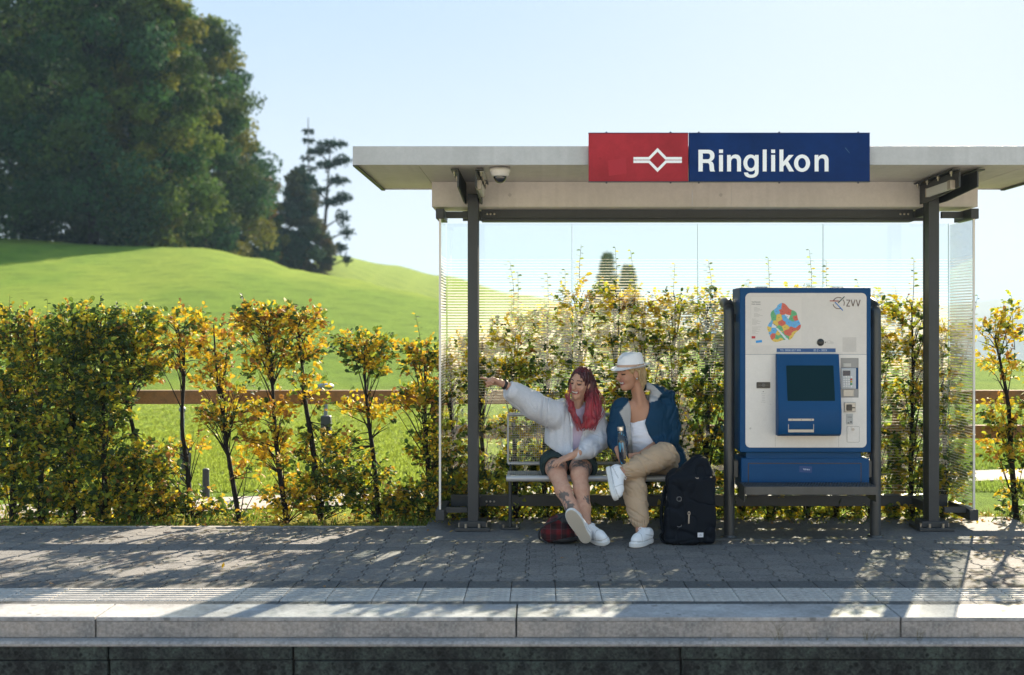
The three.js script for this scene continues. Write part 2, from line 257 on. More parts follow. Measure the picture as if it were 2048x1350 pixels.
{ // grass blades of the meadow: short tufts, longer ones further off so that the sward stays closed
  const r = RNG(340), P = [], N = [], I = [];
  for (let k = 0; k < 11; k++) { const a = r() * 6.2832, R = r() * 0.55, x = Math.cos(a) * R, z = Math.sin(a) * R, b = r() * 6.2832, w = 0.055, l = (r() - 0.5) * 0.7, m = (r() - 0.5) * 0.7, h = 0.6 + r() * 0.5, o = P.length / 3; P.push(x - Math.cos(b) * w, 0, z - Math.sin(b) * w, x + Math.cos(b) * w, 0, z + Math.sin(b) * w, x + l, h, z + m); for (let q = 0; q < 3; q++) N.push(Math.sin(b), 0.3, -Math.cos(b)); I.push(o, o + 1, o + 2); }
  const g = new THREE.BufferGeometry(); g.setAttribute('position', new THREE.Float32BufferAttribute(P, 3)); g.setAttribute('normal', new THREE.Float32BufferAttribute(N, 3)); g.setIndex(I);
  const n = 46000, M = new THREE.InstancedMesh(g, phys(rgb(1, 1, 1), 0.8, { transmission: 0.6, thickness: 0, side: THREE.DoubleSide, specularIntensity: 0.3 }), n), mx = new THREE.Matrix4(), q = new THREE.Quaternion(), c = new THREE.Color();
  for (let i = 0; i < n; i++) {
    let x, d; do { d = 12.2 + Math.pow(r(), 1.3) * 16; x = (r() * 0.95 - 0.50) * d; } while (Math.abs(d - pathMid(x)) < 0.5);
    const h = sstep(29, 16, d) * (0.045 + d * 0.0005) * (0.7 + r() * 0.6), w = 0.06 + d * 0.0045; q.setFromAxisAngle(V(0, 1, 0), r() * 6.28); M.setMatrixAt(i, mx.compose(V(x, HEIGHT(x, d) - 0.01, -d), q, V(w, h, w)));
    const k = sstep(-0.4, 0.6, noise3(x * 0.22, 3, d * 0.10) + 0.4 * noise3(x * 0.9, 7, d * 0.5)), v = 0.85 + r() * 0.3; M.setColorAt(i, c.setRGB(lerp(0.32, 0.42, k) * v, lerp(0.48, 0.56, k) * v, 0.09 * v));
  }
  M.name = 'meadow_grass'; M.castShadow = M.receiveShadow = true; scene.add(tag(M, 'short sunlit grass covering the rising meadow', 'grass', null, 'stuff'));
}

// ---------------------------------------------------------------- leaves
function leafMass() { const P = [], N = [], C = []; return {
  P, round(o, dir, nrm, L, w, c, fold = 0.25) { // rounder leaf, four faces, tip bent down
    const s = dir.clone().cross(nrm).normalize(), q = (f, k, u) => o.clone().addScaledVector(dir, L * f).addScaledVector(s, w * k).addScaledVector(nrm, u), t = q(1, 0, -L * 0.10), m = q(0.5, 0, L * 0.03), tri = (a, b, d) => { const n = b.clone().sub(a).cross(d.clone().sub(a)).normalize(); for (const e of [a, b, d]) { P.push(e.x, e.y, e.z); N.push(n.x, n.y, n.z); C.push(c[0], c[1], c[2]); } };
    for (const k of [1, -1]) { const a = q(0.28, k * 0.92, w * fold), b = q(0.68, k * 0.80, w * fold * 0.7); k > 0 ? (tri(o, a, m), tri(a, b, m), tri(b, t, m)) : (tri(o, m, a), tri(a, m, b), tri(b, m, t)); }
  }, add(o, dir, nrm, L, w, c, fold = 0.25) { // one folded leaf: two faces meeting at the midrib
    const s = dir.clone().cross(nrm).normalize(), m = o.clone().addScaledVector(dir, L * 0.45), up = nrm.clone().multiplyScalar(w * fold), t = o.clone().addScaledVector(dir, L), a = m.clone().addScaledVector(s, w).add(up), b = m.clone().addScaledVector(s, -w).add(up);
    for (const q of [o, a, t, o, t, b]) P.push(q.x, q.y, q.z);
    const n1 = a.clone().sub(o).cross(t.clone().sub(o)).normalize(), n2 = t.clone().sub(o).cross(b.clone().sub(o)).normalize();
    for (const n of [n1, n1, n1, n2, n2, n2]) { N.push(n.x, n.y, n.z); C.push(c[0], c[1], c[2]); }
  },
  geo() { const g = new THREE.BufferGeometry(); g.setAttribute('position', new THREE.Float32BufferAttribute(P, 3)); g.setAttribute('normal', new THREE.Float32BufferAttribute(N, 3)); g.setAttribute('color', new THREE.Float32BufferAttribute(C, 3)); return g; } }; }
const unit = (r) => { const z = r() * 2 - 1, a = r() * 6.2832, q = Math.sqrt(1 - z * z); return V(q * Math.cos(a), z, q * Math.sin(a)); };
const leafMat = phys(rgb(1, 1, 1), 0.65, { vertexColors: true, specularIntensity: 0.35, transmission: 0.62, thickness: 0, side: THREE.DoubleSide });
const treeLeafMat = phys(rgb(1, 1, 1), 0.85, { vertexColors: true, specularIntensity: 0.15, transmission: 0.32, thickness: 0, side: THREE.DoubleSide });
const barkMat = std(rgb(0.085, 0.07, 0.055), 0.95, { map: texMoss });

// ---------------------------------------------------------------- the wood and single far trees
function tree(name, label, x, d, height, radius, { seed, tones, leaf = 0.24, clumps = 70, per = 190, low = 0.06, lean = 0, squash = 1, group, sparse = 1 }) {
  const r = RNG(seed), base = Math.min(HEIGHT(x, d), HEIGHT(x, d)) - 0.3, t = thing(name, label, 'tree', [x, base, -d], group), bark = [], M = leafMass();
  bark.push(limb([V(0, 0, 0), V(lean * 0.3, height * 0.35, 0), V(lean * 0.7, height * 0.7, 0.2), V(lean, height * 0.95, 0)], [radius * 0.06, radius * 0.045, radius * 0.025, 0.02]));
  for (let k = 0; k < clumps; k++) {
    const v = low + (1 - low) * ((k + 0.5) / clumps), y = v * height, w = radius * Math.pow(Math.sin(Math.PI * clamp(0.16 + 0.80 * Math.pow(v, 0.85), 0, 1)), 0.75), a = k * 2.39996 + r() * 0.7, core = k % 4 === 1, rad = core ? w * 0.45 * r() : w * (0.45 + 0.6 * Math.sqrt(r()));
    const c = V(Math.cos(a) * rad + lean * v, y + (r() - 0.5) * height * 0.05, Math.sin(a) * rad * squash + (core ? w * 0.5 : 0)), R = radius * (0.19 + 0.17 * r());
    if (k % 3 === 0) bark.push(limb([V(lean * v * 0.9, y * 0.85, 0), c.clone().lerp(V(0, y * 0.9, 0), 0.4), c], [radius * 0.025, radius * 0.016, 0.02], 5));
    const tone = tones[Math.floor(r() * tones.length)], vary = 0.6 + r() * 0.85;
    for (let i = 0; i < per * sparse * 1.9; i++) {
      const n = unit(r), o = c.clone().add(V(n.x * R, n.y * R * 0.72, n.z * R).multiplyScalar(Math.pow(r(), 0.4))), nn = n.clone().add(unit(r).multiplyScalar(0.8)).normalize(), dir = nn.clone().cross(unit(r)).normalize(); dir.y -= 0.25; dir.normalize();
      const q = vary * (0.7 + r() * 0.6); M.add(o, dir, nn, leaf * (0.6 + r() * 0.8), leaf * 0.33, tone.map((e) => e * q), 0.3);
    }
  }
  obj('trunk', bark, barkMat, t); obj('crown', M.geo(), treeLeafMat, t); return t;
}
function conifer(name, label, x, d, height, radius, { seed, tone, tiers = 16, per = 240, bare = 0.05, group, base }) {
  const r = RNG(seed), t = thing(name, label, 'tree', [x, base ?? HEIGHT(x, d) - 0.3, -d], group), bark = [limb([V(0, 0, 0), V(0, height * 0.5, 0), V(0, height, 0)], [radius * 0.09, radius * 0.05, 0.03])], M = leafMass();
  for (let k = 0; k < tiers; k++) {
    const v = bare + (1 - bare) * (k + r() * 0.6) / tiers, y = v * height, w = radius * (1 - v) * (0.75 + r() * 0.5) + 0.15, n = 6;
    for (let b = 0; b < n; b++) {
      const a = b / n * 6.2832 + r() * 0.9 + k, tip = V(Math.cos(a) * w, y - w * 0.35, Math.sin(a) * w), o = V(0, y, 0); bark.push(limb([o, tip], [0.05, 0.015], 4));
      for (let i = 0; i < per / n; i++) { const f = Math.pow(r(), 0.6), c = o.clone().lerp(tip, f).add(unit(r).multiplyScalar(0.14 * w + 0.08)); const dir = V(Math.cos(a), -0.5, Math.sin(a)).add(unit(r).multiplyScalar(0.7)).normalize(), q = 0.7 + r() * 0.6; M.add(c, dir, unit(r), 0.38, 0.10, tone.map((e) => e * q)); }
    }
  }
  obj('trunk', bark, barkMat, t); obj('crown', M.geo(), treeLeafMat, t); return t;
}
{
  const G = [[0.03, 0.08, 0.03], [0.042, 0.092, 0.028], [0.065, 0.105, 0.025], [0.032, 0.072, 0.032]], O = [[0.10, 0.135, 0.025], [0.065, 0.11, 0.025], [0.15, 0.15, 0.025]], W = 'trees of the wood on the meadow';
  tree('deciduous_tree', 'huge dark green tree in the shaded depth of the wood', -27.6, 60.5, 26, 5.6, { seed: 1, tones: G, clumps: 170, per: 150, group: W });
  tree('deciduous_tree', 'tall dark tree of the wood edge with the meadow shadow at its foot', -20.6, 60, 22, 4.3, { seed: 2, tones: G, clumps: 150, per: 150, group: W });
  tree('deciduous_tree', 'tall olive green tree with sunlit clumps down one flank', -18.1, 61, 13.2, 2.7, { seed: 3, tones: O, clumps: 120, per: 140, group: W });
  tree('deciduous_tree', 'broad green tree forming the sunlit shoulder of the wood', -18.4, 71, 14.2, 3.3, { seed: 4, tones: [...G, ...O], clumps: 120, per: 150, group: W });
  tree('deciduous_tree', 'mid-height green tree on the descending edge of the wood', -19.2, 79, 12.8, 3.0, { seed: 5, tones: [...O, G[1]], clumps: 100, per: 140, group: W });
  tree('deciduous_tree', 'small rounded green tree beside the orange maple', -18.9, 84, 9.6, 2.2, { seed: 6, tones: [...G, O[1]], clumps: 70, per: 140, group: W });
  tree('deciduous_tree', 'shaded tree filling the wood behind the tallest crowns', -38, 82, 33, 7.0, { seed: 7, tones: G, clumps: 150, per: 130, group: W });
  tree('deciduous_tree', 'dark tree deep in the wood behind the sunlit shoulder', -30, 84, 22, 5.2, { seed: 8, tones: G, clumps: 130, per: 130, group: W });
  tree('deciduous_tree', 'big tree at the outer end of the wood casting shade on the meadow', -43, 68, 29, 7, { seed: 9, tones: G, clumps: 120, per: 120, group: W });
  tree('deciduous_tree', 'tall tree closing the gap between the two highest crowns', -28.5, 72, 28, 5.4, { seed: 13, tones: G, clumps: 150, per: 130, group: W });
  tree('deciduous_tree', 'shaded tree behind the olive green one with sunlit clumps', -25.2, 76, 22, 4.6, { seed: 14, tones: G, clumps: 130, per: 130, group: W });
  tree('deciduous_tree', 'leaning tree half hidden behind the sunlit shoulder of the wood', -23.6, 83, 17, 3.8, { seed: 15, tones: [...G, O[1]], clumps: 110, per: 130, group: W });
  tree('maple_tree', 'orange autumn maple at the edge of the wood', -17.3, 83, 9.2, 1.25, { seed: 10, tones: [[0.32, 0.14, 0.03], [0.22, 0.15, 0.03], [0.12, 0.12, 0.025]], clumps: 34, per: 110 });
  tree('dense_conifer', 'dark blue-green bushy conifer below the bare spruce', -15.9, 86, 10.8, 2.0, { seed: 11, tones: [[0.035, 0.07, 0.045], [0.05, 0.075, 0.04], [0.075, 0.075, 0.035]], clumps: 90, per: 150, leaf: 0.28 });
  tree('bronze_tree', 'small thin-crowned bronze tree under the pine', -14.9, 86, 7.6, 1.5, { seed: 12, tones: [[0.12, 0.085, 0.04], [0.09, 0.075, 0.035]], clumps: 40, per: 90, sparse: 0.75 });
  const shr = [[-15.0, 88, 3.2, 1.15, [0.16, 0.17, 0.04], 'pale yellow-green round bush at the wood end'], [-16.6, 82, 3.2, 1.2, [0.09, 0.11, 0.04], 'grey-green bush under the dark conifer'], [-17.8, 80, 3.0, 1.0, [0.16, 0.16, 0.03], 'yellowish bush below the orange maple'], [-19.4, 74, 3.2, 1.3, [0.06, 0.09, 0.02], 'dark round bush at the foot of the wood'], [-21.3, 69, 2.8, 1.3, [0.05, 0.08, 0.02], 'low dark bush where the meadow crests']];
  shr.forEach(([x, d, h, R, c, l], i) => { const t = tree('woodland_bush', l, x, d, h, R, { seed: 20 + i, tones: [c, c.map((e) => e * 0.7)], clumps: 26, per: 120, leaf: 0.24, low: 0.02, group: 'bushes along the wood edge' }); t.userData.category = 'bush'; });
  conifer('bare_spruce', 'tall thin almost bare spruce rising above the wood end', -16.4, 92, 16.6, 1.3, { seed: 31, tone: [0.03, 0.05, 0.04], tiers: 9, per: 34, bare: 0.5 });
  { // pine with separate foliage pads
    const r = RNG(40), x = -14.9, d = 90, base = HEIGHT(x, d) - 0.3, t = thing('pine_tree', 'pine with flat separate foliage pads at the wood end', 'tree', [x, base, -d]), bark = [limb([V(0, 0, 0), V(-0.2, 6, 0), V(0.1, 10, 0), V(0.4, 14.6, 0)], [0.2, 0.16, 0.11, 0.03])], M = leafMass();
    for (const [cx, cy, rx, ry] of [[0.5, 14.4, 1.2, 0.35], [-0.4, 13.9, 0.9, 0.25], [1.2, 13.3, 0.8, 0.4], [0.2, 13.0, 0.9, 0.3], [0.9, 11.9, 0.9, 0.35], [-0.6, 11.2, 0.9, 0.25], [1.3, 10.7, 0.7, 0.4], [0.5, 10.4, 0.9, 0.3], [1.2, 9.3, 0.6, 0.7], [1.5, 8.3, 0.55, 0.6], [1.0, 7.2, 0.6, 0.5], [1.5, 6.4, 0.4, 0.3], [1.1, 4.4, 0.7, 0.2]]) {
      bark.push(limb([V(0.1, cy - 0.6, 0), V(cx * 0.6, cy - 0.2, 0), V(cx, cy, 0)], [0.07, 0.05, 0.02], 5));
      for (let i = 0; i < 300 * rx; i++) { const n = unit(r), q = 0.7 + r() * 0.6; M.add(V(cx + n.x * rx * Math.sqrt(r()), cy + n.y * ry * r(), n.z * rx * 0.8 * r()), unit(r), unit(r), 0.26, 0.07, [0.02 * q, 0.045 * q, 0.032 * q]); }
    }
    obj('trunk', bark, barkMat, t); obj('crown', M.geo(), treeLeafMat, t);
  }
  conifer('far_spruce', 'taller hazy spruce far behind the shelter glass', 6.2, 120, 8.2, 2.0, { seed: 51, tone: [0.07, 0.10, 0.095], tiers: 22, per: 330, base: 0.2 });
  conifer('far_spruce', 'lower hazy spruce beside the taller one behind the glass', 8.2, 121, 7.0, 2.1, { seed: 52, tone: [0.07, 0.10, 0.095], tiers: 20, per: 330, base: 0.2 });
}

// ---------------------------------------------------------------- hedge: stem foot x, stem points, leaf masses [x, y, half width, half height, leaves, autumn share], metres
const HEDGE = [
 [-4.22, [[-4.2, 0.545], [-4.188, 1.102], [-4.18, 1.58]], [[-4.18, 1.44, 0.207, 0.247, 520, 0.62], [-4.188, 0.983, 0.223, 0.318, 640, 0.35], [-4.18, 0.425, 0.239, 0.438, 800, 0.4]]],
 [-3.965, [[-3.949, 0.545], [-3.981, 1.022], [-4.001, 1.5]], [[-4.005, 1.261, 0.143, 0.287, 360, 0.7], [-3.933, 0.744, 0.179, 0.358, 560, 0.4], [-3.941, 0.206, 0.199, 0.263, 480, 0.45]]],
 [-3.702, [[-3.71, 0.545], [-3.702, 1.102], [-3.694, 1.58]], [[-3.702, 1.452, 0.223, 0.239, 600, 0.3], [-3.702, 1.062, 0.247, 0.318, 760, 0.2], [-3.702, 0.565, 0.239, 0.358, 680, 0.3], [-3.702, 0.147, 0.239, 0.199, 460, 0.45]]],
 [-3.439, [[-3.455, 0.545], [-3.471, 1.102], [-3.503, 1.54]], [[-3.479, 1.401, 0.231, 0.271, 620, 0.25], [-3.443, 0.943, 0.199, 0.318, 600, 0.22], [-3.415, 0.445, 0.231, 0.318, 560, 0.45], [-3.439, 0.099, 0.239, 0.151, 420, 0.6]]],
 [-3.232, [[-3.256, 0.664], [-3.296, 0.943], [-3.256, 1.381]], [[-3.232, 1.48, 0.183, 0.223, 420, 0.6], [-3.145, 1.202, 0.135, 0.151, 200, 0.75], [-3.256, 1.162, 0.135, 0.159, 220, 0.4], [-3.205, 0.366, 0.223, 0.279, 480, 0.45], [-3.121, 0.087, 0.239, 0.143, 400, 0.7]]],
 [-2.794, [[-2.842, 0.425], [-2.858, 0.744], [-2.85, 1.182], [-2.906, 1.58]], [[-2.898, 1.56, 0.219, 0.127, 260, 0.85], [-2.966, 1.321, 0.183, 0.183, 170, 0.9], [-2.818, 1.341, 0.143, 0.159, 130, 0.85], [-3.005, 0.425, 0.183, 0.223, 260, 0.6], [-2.707, 0.087, 0.143, 0.127, 170, 0.4], [-2.763, 0.585, 0.088, 0.119, 50, 0.9], [-2.978, 0.107, 0.183, 0.143, 280, 0.5]]],
 [-2.396, [[-2.488, 0.545], [-2.468, 0.425], [-2.532, 0.784], [-2.564, 1.102], [-2.595, 1.54]], [[-2.587, 1.381, 0.207, 0.223, 360, 0.85], [-2.611, 1.122, 0.159, 0.135, 200, 0.9], [-2.5, 0.792, 0.239, 0.119, 330, 0.7], [-2.627, 0.804, 0.096, 0.088, 80, 0.8], [-2.309, 0.386, 0.119, 0.223, 80, 0.95], [-2.5, 0.027, 0.199, 0.064, 120, 0.35], [-2.388, 1.022, 0.103, 0.088, 60, 0.8]]],
 [-2.006, [[-2.07, 0.425], [-2.11, 0.744], [-2.122, 1.102], [-2.15, 1.58]], [[-2.17, 1.56, 0.239, 0.167, 520, 0.75], [-2.15, 1.281, 0.191, 0.231, 480, 0.72], [-2.289, 1.58, 0.111, 0.096, 120, 1.0], [-2.13, 0.843, 0.199, 0.111, 230, 0.85], [-2.13, 0.545, 0.239, 0.175, 330, 0.95], [-2.01, 0.127, 0.247, 0.183, 420, 0.75], [-2.229, 0.624, 0.135, 0.096, 90, 1.0]]],
 [-1.752, [[-1.823, 0.624], [-1.887, 0.943], [-1.923, 1.341], [-1.943, 1.58]], [[-1.911, 1.6, 0.183, 0.119, 260, 0.85], [-1.839, 1.381, 0.151, 0.223, 190, 0.8], [-1.951, 1.261, 0.103, 0.239, 170, 0.6], [-1.823, 0.983, 0.143, 0.159, 110, 0.75], [-1.732, 0.545, 0.183, 0.207, 330, 0.45], [-1.64, 0.206, 0.263, 0.223, 720, 0.15], [-1.863, 0.306, 0.199, 0.199, 260, 0.5]]],
 [-1.282, [[-1.334, 0.545], [-1.361, 0.744], [-1.393, 1.102], [-1.401, 1.381]], [[-1.393, 1.333, 0.215, 0.167, 520, 0.5], [-1.361, 1.19, 0.119, 0.096, 170, 0.6], [-1.513, 0.883, 0.143, 0.096, 130, 0.8], [-1.254, 0.804, 0.111, 0.111, 90, 0.8], [-1.413, 0.326, 0.239, 0.183, 420, 0.35], [-1.266, 0.099, 0.231, 0.167, 480, 0.3], [-1.552, 0.545, 0.135, 0.159, 150, 0.6]]],
 [-0.856, [[-0.892, 0.346], [-0.912, 0.744], [-0.924, 1.261]], [[-0.916, 1.261, 0.199, 0.167, 460, 0.75], [-0.924, 0.943, 0.175, 0.143, 330, 0.8], [-1.115, 0.943, 0.119, 0.103, 90, 0.85], [-0.868, 0.565, 0.183, 0.183, 380, 0.5], [-0.916, 0.147, 0.239, 0.191, 560, 0.35], [-1.115, 0.087, 0.183, 0.143, 280, 0.3]]],
 [-0.681, [[-0.669, 0.425], [-0.713, 0.943], [-0.697, 1.301]], [[-0.697, 1.269, 0.183, 0.135, 170, 0.85], [-0.725, 0.983, 0.175, 0.239, 330, 0.55], [-0.717, 0.585, 0.175, 0.263, 380, 0.4], [-0.725, 0.187, 0.175, 0.263, 360, 0.45], [-0.697, 0.306, 0.183, 0.239, 330, 0.5], [-0.697, 0.067, 0.183, 0.135, 260, 0.5]]],
 [-0.442, [[-0.454, 0.425], [-0.486, 0.943], [-0.458, 1.44]], [[-0.458, 1.409, 0.183, 0.135, 170, 0.85], [-0.506, 1.122, 0.175, 0.239, 330, 0.55], [-0.498, 0.326, 0.175, 0.263, 360, 0.45], [-0.458, 0.306, 0.183, 0.239, 330, 0.5], [-0.458, 0.067, 0.183, 0.135, 260, 0.5], [-0.458, 0.704, 0.159, 0.135, 150, 0.8], [-0.378, 1.162, 0.159, 0.119, 200, 0.7]]],
 [-0.187, [[-0.199, 0.425], [-0.211, 0.943], [-0.199, 1.5]], [[-0.199, 1.468, 0.183, 0.135, 170, 0.85], [-0.227, 1.182, 0.175, 0.239, 330, 0.55], [-0.171, 0.386, 0.175, 0.263, 360, 0.45], [-0.199, 0.306, 0.183, 0.239, 330, 0.5], [-0.199, 0.067, 0.183, 0.135, 260, 0.5], [-0.199, 0.704, 0.159, 0.135, 150, 0.8], [-0.119, 1.162, 0.159, 0.119, 200, 0.7]]],
 [0.052, [[0.028, 0.425], [0.06, 0.943], [0.06, 1.6]], [[0.06, 1.568, 0.183, 0.135, 170, 0.85], [0.107, 1.281, 0.175, 0.239, 330, 0.55], [0.016, 0.883, 0.175, 0.263, 380, 0.4], [0.052, 0.485, 0.175, 0.263, 360, 0.45], [0.06, 0.306, 0.183, 0.239, 330, 0.5], [0.06, 0.067, 0.183, 0.135, 260, 0.5]]],
 [0.318, [[0.334, 0.425], [0.334, 0.943], [0.33, 1.759]], [[0.33, 1.727, 0.183, 0.135, 170, 0.85], [0.374, 1.44, 0.175, 0.239, 330, 0.55], [0.307, 1.042, 0.175, 0.263, 380, 0.4], [0.314, 0.644, 0.175, 0.263, 360, 0.45], [0.33, 0.306, 0.183, 0.239, 330, 0.5], [0.33, 0.067, 0.183, 0.135, 260, 0.5]]],
 [0.573, [[0.605, 0.425], [0.613, 0.943], [0.597, 1.779]], [[0.597, 1.747, 0.183, 0.135, 170, 0.85], [0.621, 1.46, 0.175, 0.239, 330, 0.55], [0.649, 1.062, 0.175, 0.263, 380, 0.4], [0.601, 0.664, 0.175, 0.263, 360, 0.45], [0.597, 0.306, 0.183, 0.239, 330, 0.5], [0.597, 0.067, 0.183, 0.135, 260, 0.5]]],
 [0.832, [[0.864, 0.425], [0.836, 0.943], [0.836, 1.699]], [[0.836, 1.667, 0.183, 0.135, 170, 0.85], [0.844, 1.381, 0.175, 0.239, 330, 0.55], [0.808, 0.983, 0.175, 0.263, 380, 0.4], [0.816, 0.585, 0.175, 0.263, 360, 0.45], [0.836, 0.306, 0.183, 0.239, 330, 0.5], [0.836, 0.067, 0.183, 0.135, 260, 0.5]]],
 [1.079, [[1.043, 0.425], [1.079, 0.943], [1.075, 1.719]], [[1.075, 1.687, 0.183, 0.135, 170, 0.85], [1.027, 1.401, 0.175, 0.239, 330, 0.55], [1.123, 1.003, 0.175, 0.263, 380, 0.4], [1.103, 0.605, 0.175, 0.263, 360, 0.45], [1.075, 0.306, 0.183, 0.239, 330, 0.5], [1.075, 0.067, 0.183, 0.135, 260, 0.5]]],
 [1.365, [[1.326, 0.425], [1.353, 0.943], [1.334, 1.699]], [[1.334, 1.667, 0.183, 0.135, 170, 0.85], [1.349, 1.381, 0.175, 0.239, 330, 0.55], [1.365, 0.983, 0.175, 0.263, 380, 0.4], [1.33, 0.585, 0.175, 0.263, 360, 0.45], [1.334, 0.306, 0.183, 0.239, 330, 0.5], [1.334, 0.067, 0.183, 0.135, 260, 0.5]]],
 [1.612, [[1.616, 0.425], [1.58, 0.943], [1.592, 1.659]], [[1.592, 1.628, 0.183, 0.135, 170, 0.85], [1.588, 1.341, 0.175, 0.239, 330, 0.55], [1.612, 0.943, 0.175, 0.263, 380, 0.4], [1.588, 0.545, 0.175, 0.263, 360, 0.45], [1.592, 0.306, 0.183, 0.239, 330, 0.5], [1.592, 0.067, 0.183, 0.135, 260, 0.5]]],
 [1.823, [[1.827, 0.425], [1.823, 0.943], [1.851, 1.659]], [[1.851, 1.628, 0.183, 0.135, 170, 0.85], [1.823, 1.341, 0.175, 0.239, 330, 0.55], [1.831, 0.943, 0.175, 0.263, 380, 0.4], [1.843, 0.545, 0.175, 0.263, 360, 0.45], [1.851, 0.306, 0.183, 0.239, 330, 0.5], [1.851, 0.067, 0.183, 0.135, 260, 0.5]]],
 [2.142, [[2.138, 0.425], [2.118, 0.943], [2.11, 1.699]], [[2.11, 1.667, 0.183, 0.135, 170, 0.85], [2.11, 1.381, 0.175, 0.239, 330, 0.55], [2.134, 0.983, 0.175, 0.263, 380, 0.4], [2.102, 0.585, 0.175, 0.263, 360, 0.45], [2.11, 0.306, 0.183, 0.239, 330, 0.5], [2.11, 0.067, 0.183, 0.135, 260, 0.5]]],
 [2.365, [[2.408, 0.425], [2.381, 0.943], [2.388, 1.699]], [[2.388, 1.667, 0.183, 0.135, 170, 0.85], [2.349, 1.381, 0.175, 0.239, 330, 0.55], [2.416, 0.983, 0.175, 0.263, 380, 0.4], [2.373, 0.585, 0.175, 0.263, 360, 0.45], [2.388, 0.306, 0.183, 0.239, 330, 0.5], [2.388, 0.067, 0.183, 0.135, 260, 0.5]]],
 [2.647, [[2.635, 0.425], [2.659, 0.943], [2.647, 1.659]], [[2.647, 1.628, 0.183, 0.135, 170, 0.85], [2.671, 1.341, 0.175, 0.239, 330, 0.55], [2.671, 0.943, 0.175, 0.263, 380, 0.4], [2.663, 0.545, 0.175, 0.263, 360, 0.45], [2.647, 0.306, 0.183, 0.239, 330, 0.5], [2.647, 0.067, 0.183, 0.135, 260, 0.5]]],
 [2.954, [[2.938, 0.425], [2.954, 0.943], [2.946, 1.659]], [[2.946, 1.628, 0.183, 0.135, 170, 0.85], [2.942, 1.341, 0.175, 0.239, 330, 0.55], [2.982, 0.943, 0.175, 0.263, 380, 0.4], [2.978, 0.545, 0.175, 0.263, 360, 0.45], [2.946, 0.306, 0.183, 0.239, 330, 0.5], [2.946, 0.067, 0.183, 0.135, 260, 0.5]]],
 [3.22, [[3.224, 0.425], [3.22, 0.943], [3.224, 1.5]], [[3.224, 1.468, 0.183, 0.135, 170, 0.85], [3.181, 1.182, 0.175, 0.239, 330, 0.55], [3.272, 0.784, 0.175, 0.263, 380, 0.4], [3.189, 0.386, 0.175, 0.263, 360, 0.45], [3.224, 0.306, 0.183, 0.239, 330, 0.5], [3.224, 0.067, 0.183, 0.135, 260, 0.5]]],
 [3.806, [[3.782, 0.425], [3.75, 0.863], [3.682, 1.182], [3.63, 1.421]], [[3.607, 1.468, 0.143, 0.143, 150, 0.85], [3.782, 1.58, 0.111, 0.159, 130, 0.7], [3.654, 1.222, 0.143, 0.143, 170, 0.75], [3.702, 0.823, 0.159, 0.159, 200, 0.75], [3.662, 0.545, 0.135, 0.159, 170, 0.8], [3.806, 0.545, 0.103, 0.239, 200, 0.6], [3.782, 0.147, 0.119, 0.199, 160, 0.4]]],
 [4.1, [[4.08, 0.545], [4.06, 1.102], [4.04, 1.54]], [[4.052, 1.46, 0.183, 0.239, 300, 0.7], [4.06, 0.943, 0.183, 0.279, 300, 0.5], [4.08, 0.425, 0.199, 0.318, 330, 0.5]]],
 [4.419, [[4.419, 0.545], [4.419, 1.102], [4.419, 1.54]], [[4.419, 1.46, 0.183, 0.239, 240, 0.7], [4.419, 0.943, 0.183, 0.279, 230, 0.5], [4.419, 0.425, 0.199, 0.318, 280, 0.5]]],
 [4.777, [[4.777, 0.545], [4.777, 1.102], [4.777, 1.54]], [[4.777, 1.46, 0.183, 0.239, 240, 0.7], [4.777, 0.943, 0.183, 0.279, 230, 0.5], [4.777, 0.425, 0.199, 0.318, 280, 0.5]]],
 [5.135, [[5.135, 0.545], [5.135, 1.102], [5.135, 1.54]], [[5.135, 1.46, 0.183, 0.239, 240, 0.7], [5.135, 0.943, 0.183, 0.279, 230, 0.5], [5.135, 0.425, 0.199, 0.318, 280, 0.5]]],
 [-4.498, [[-4.498, 0.545], [-4.498, 1.102], [-4.498, 1.54]], [[-4.498, 1.421, 0.219, 0.247, 400, 0.5], [-4.498, 0.943, 0.219, 0.318, 480, 0.3], [-4.498, 0.425, 0.239, 0.398, 600, 0.4]]],
];
const SHOOTS = [[-0.239, 2.038], [-0.175, 1.958], [0.06, 1.946], [0.33, 2.185], [0.199, 1.978], [0.597, 2.157], [0.725, 2.137], [1.075, 2.026], [1.345, 2.05], [1.672, 1.898], [1.811, 2.073], [2.15, 2.137], [2.301, 2.058], [2.528, 1.898], [2.954, 2.065], [2.826, 1.839], [-4.22, 1.779], [-4.12, 1.739], [-3.901, 1.739], [-3.583, 1.707], [-2.341, 1.739], [-0.995, 1.628], [3.511, 1.779], [3.782, 1.771], [3.71, 1.739]];
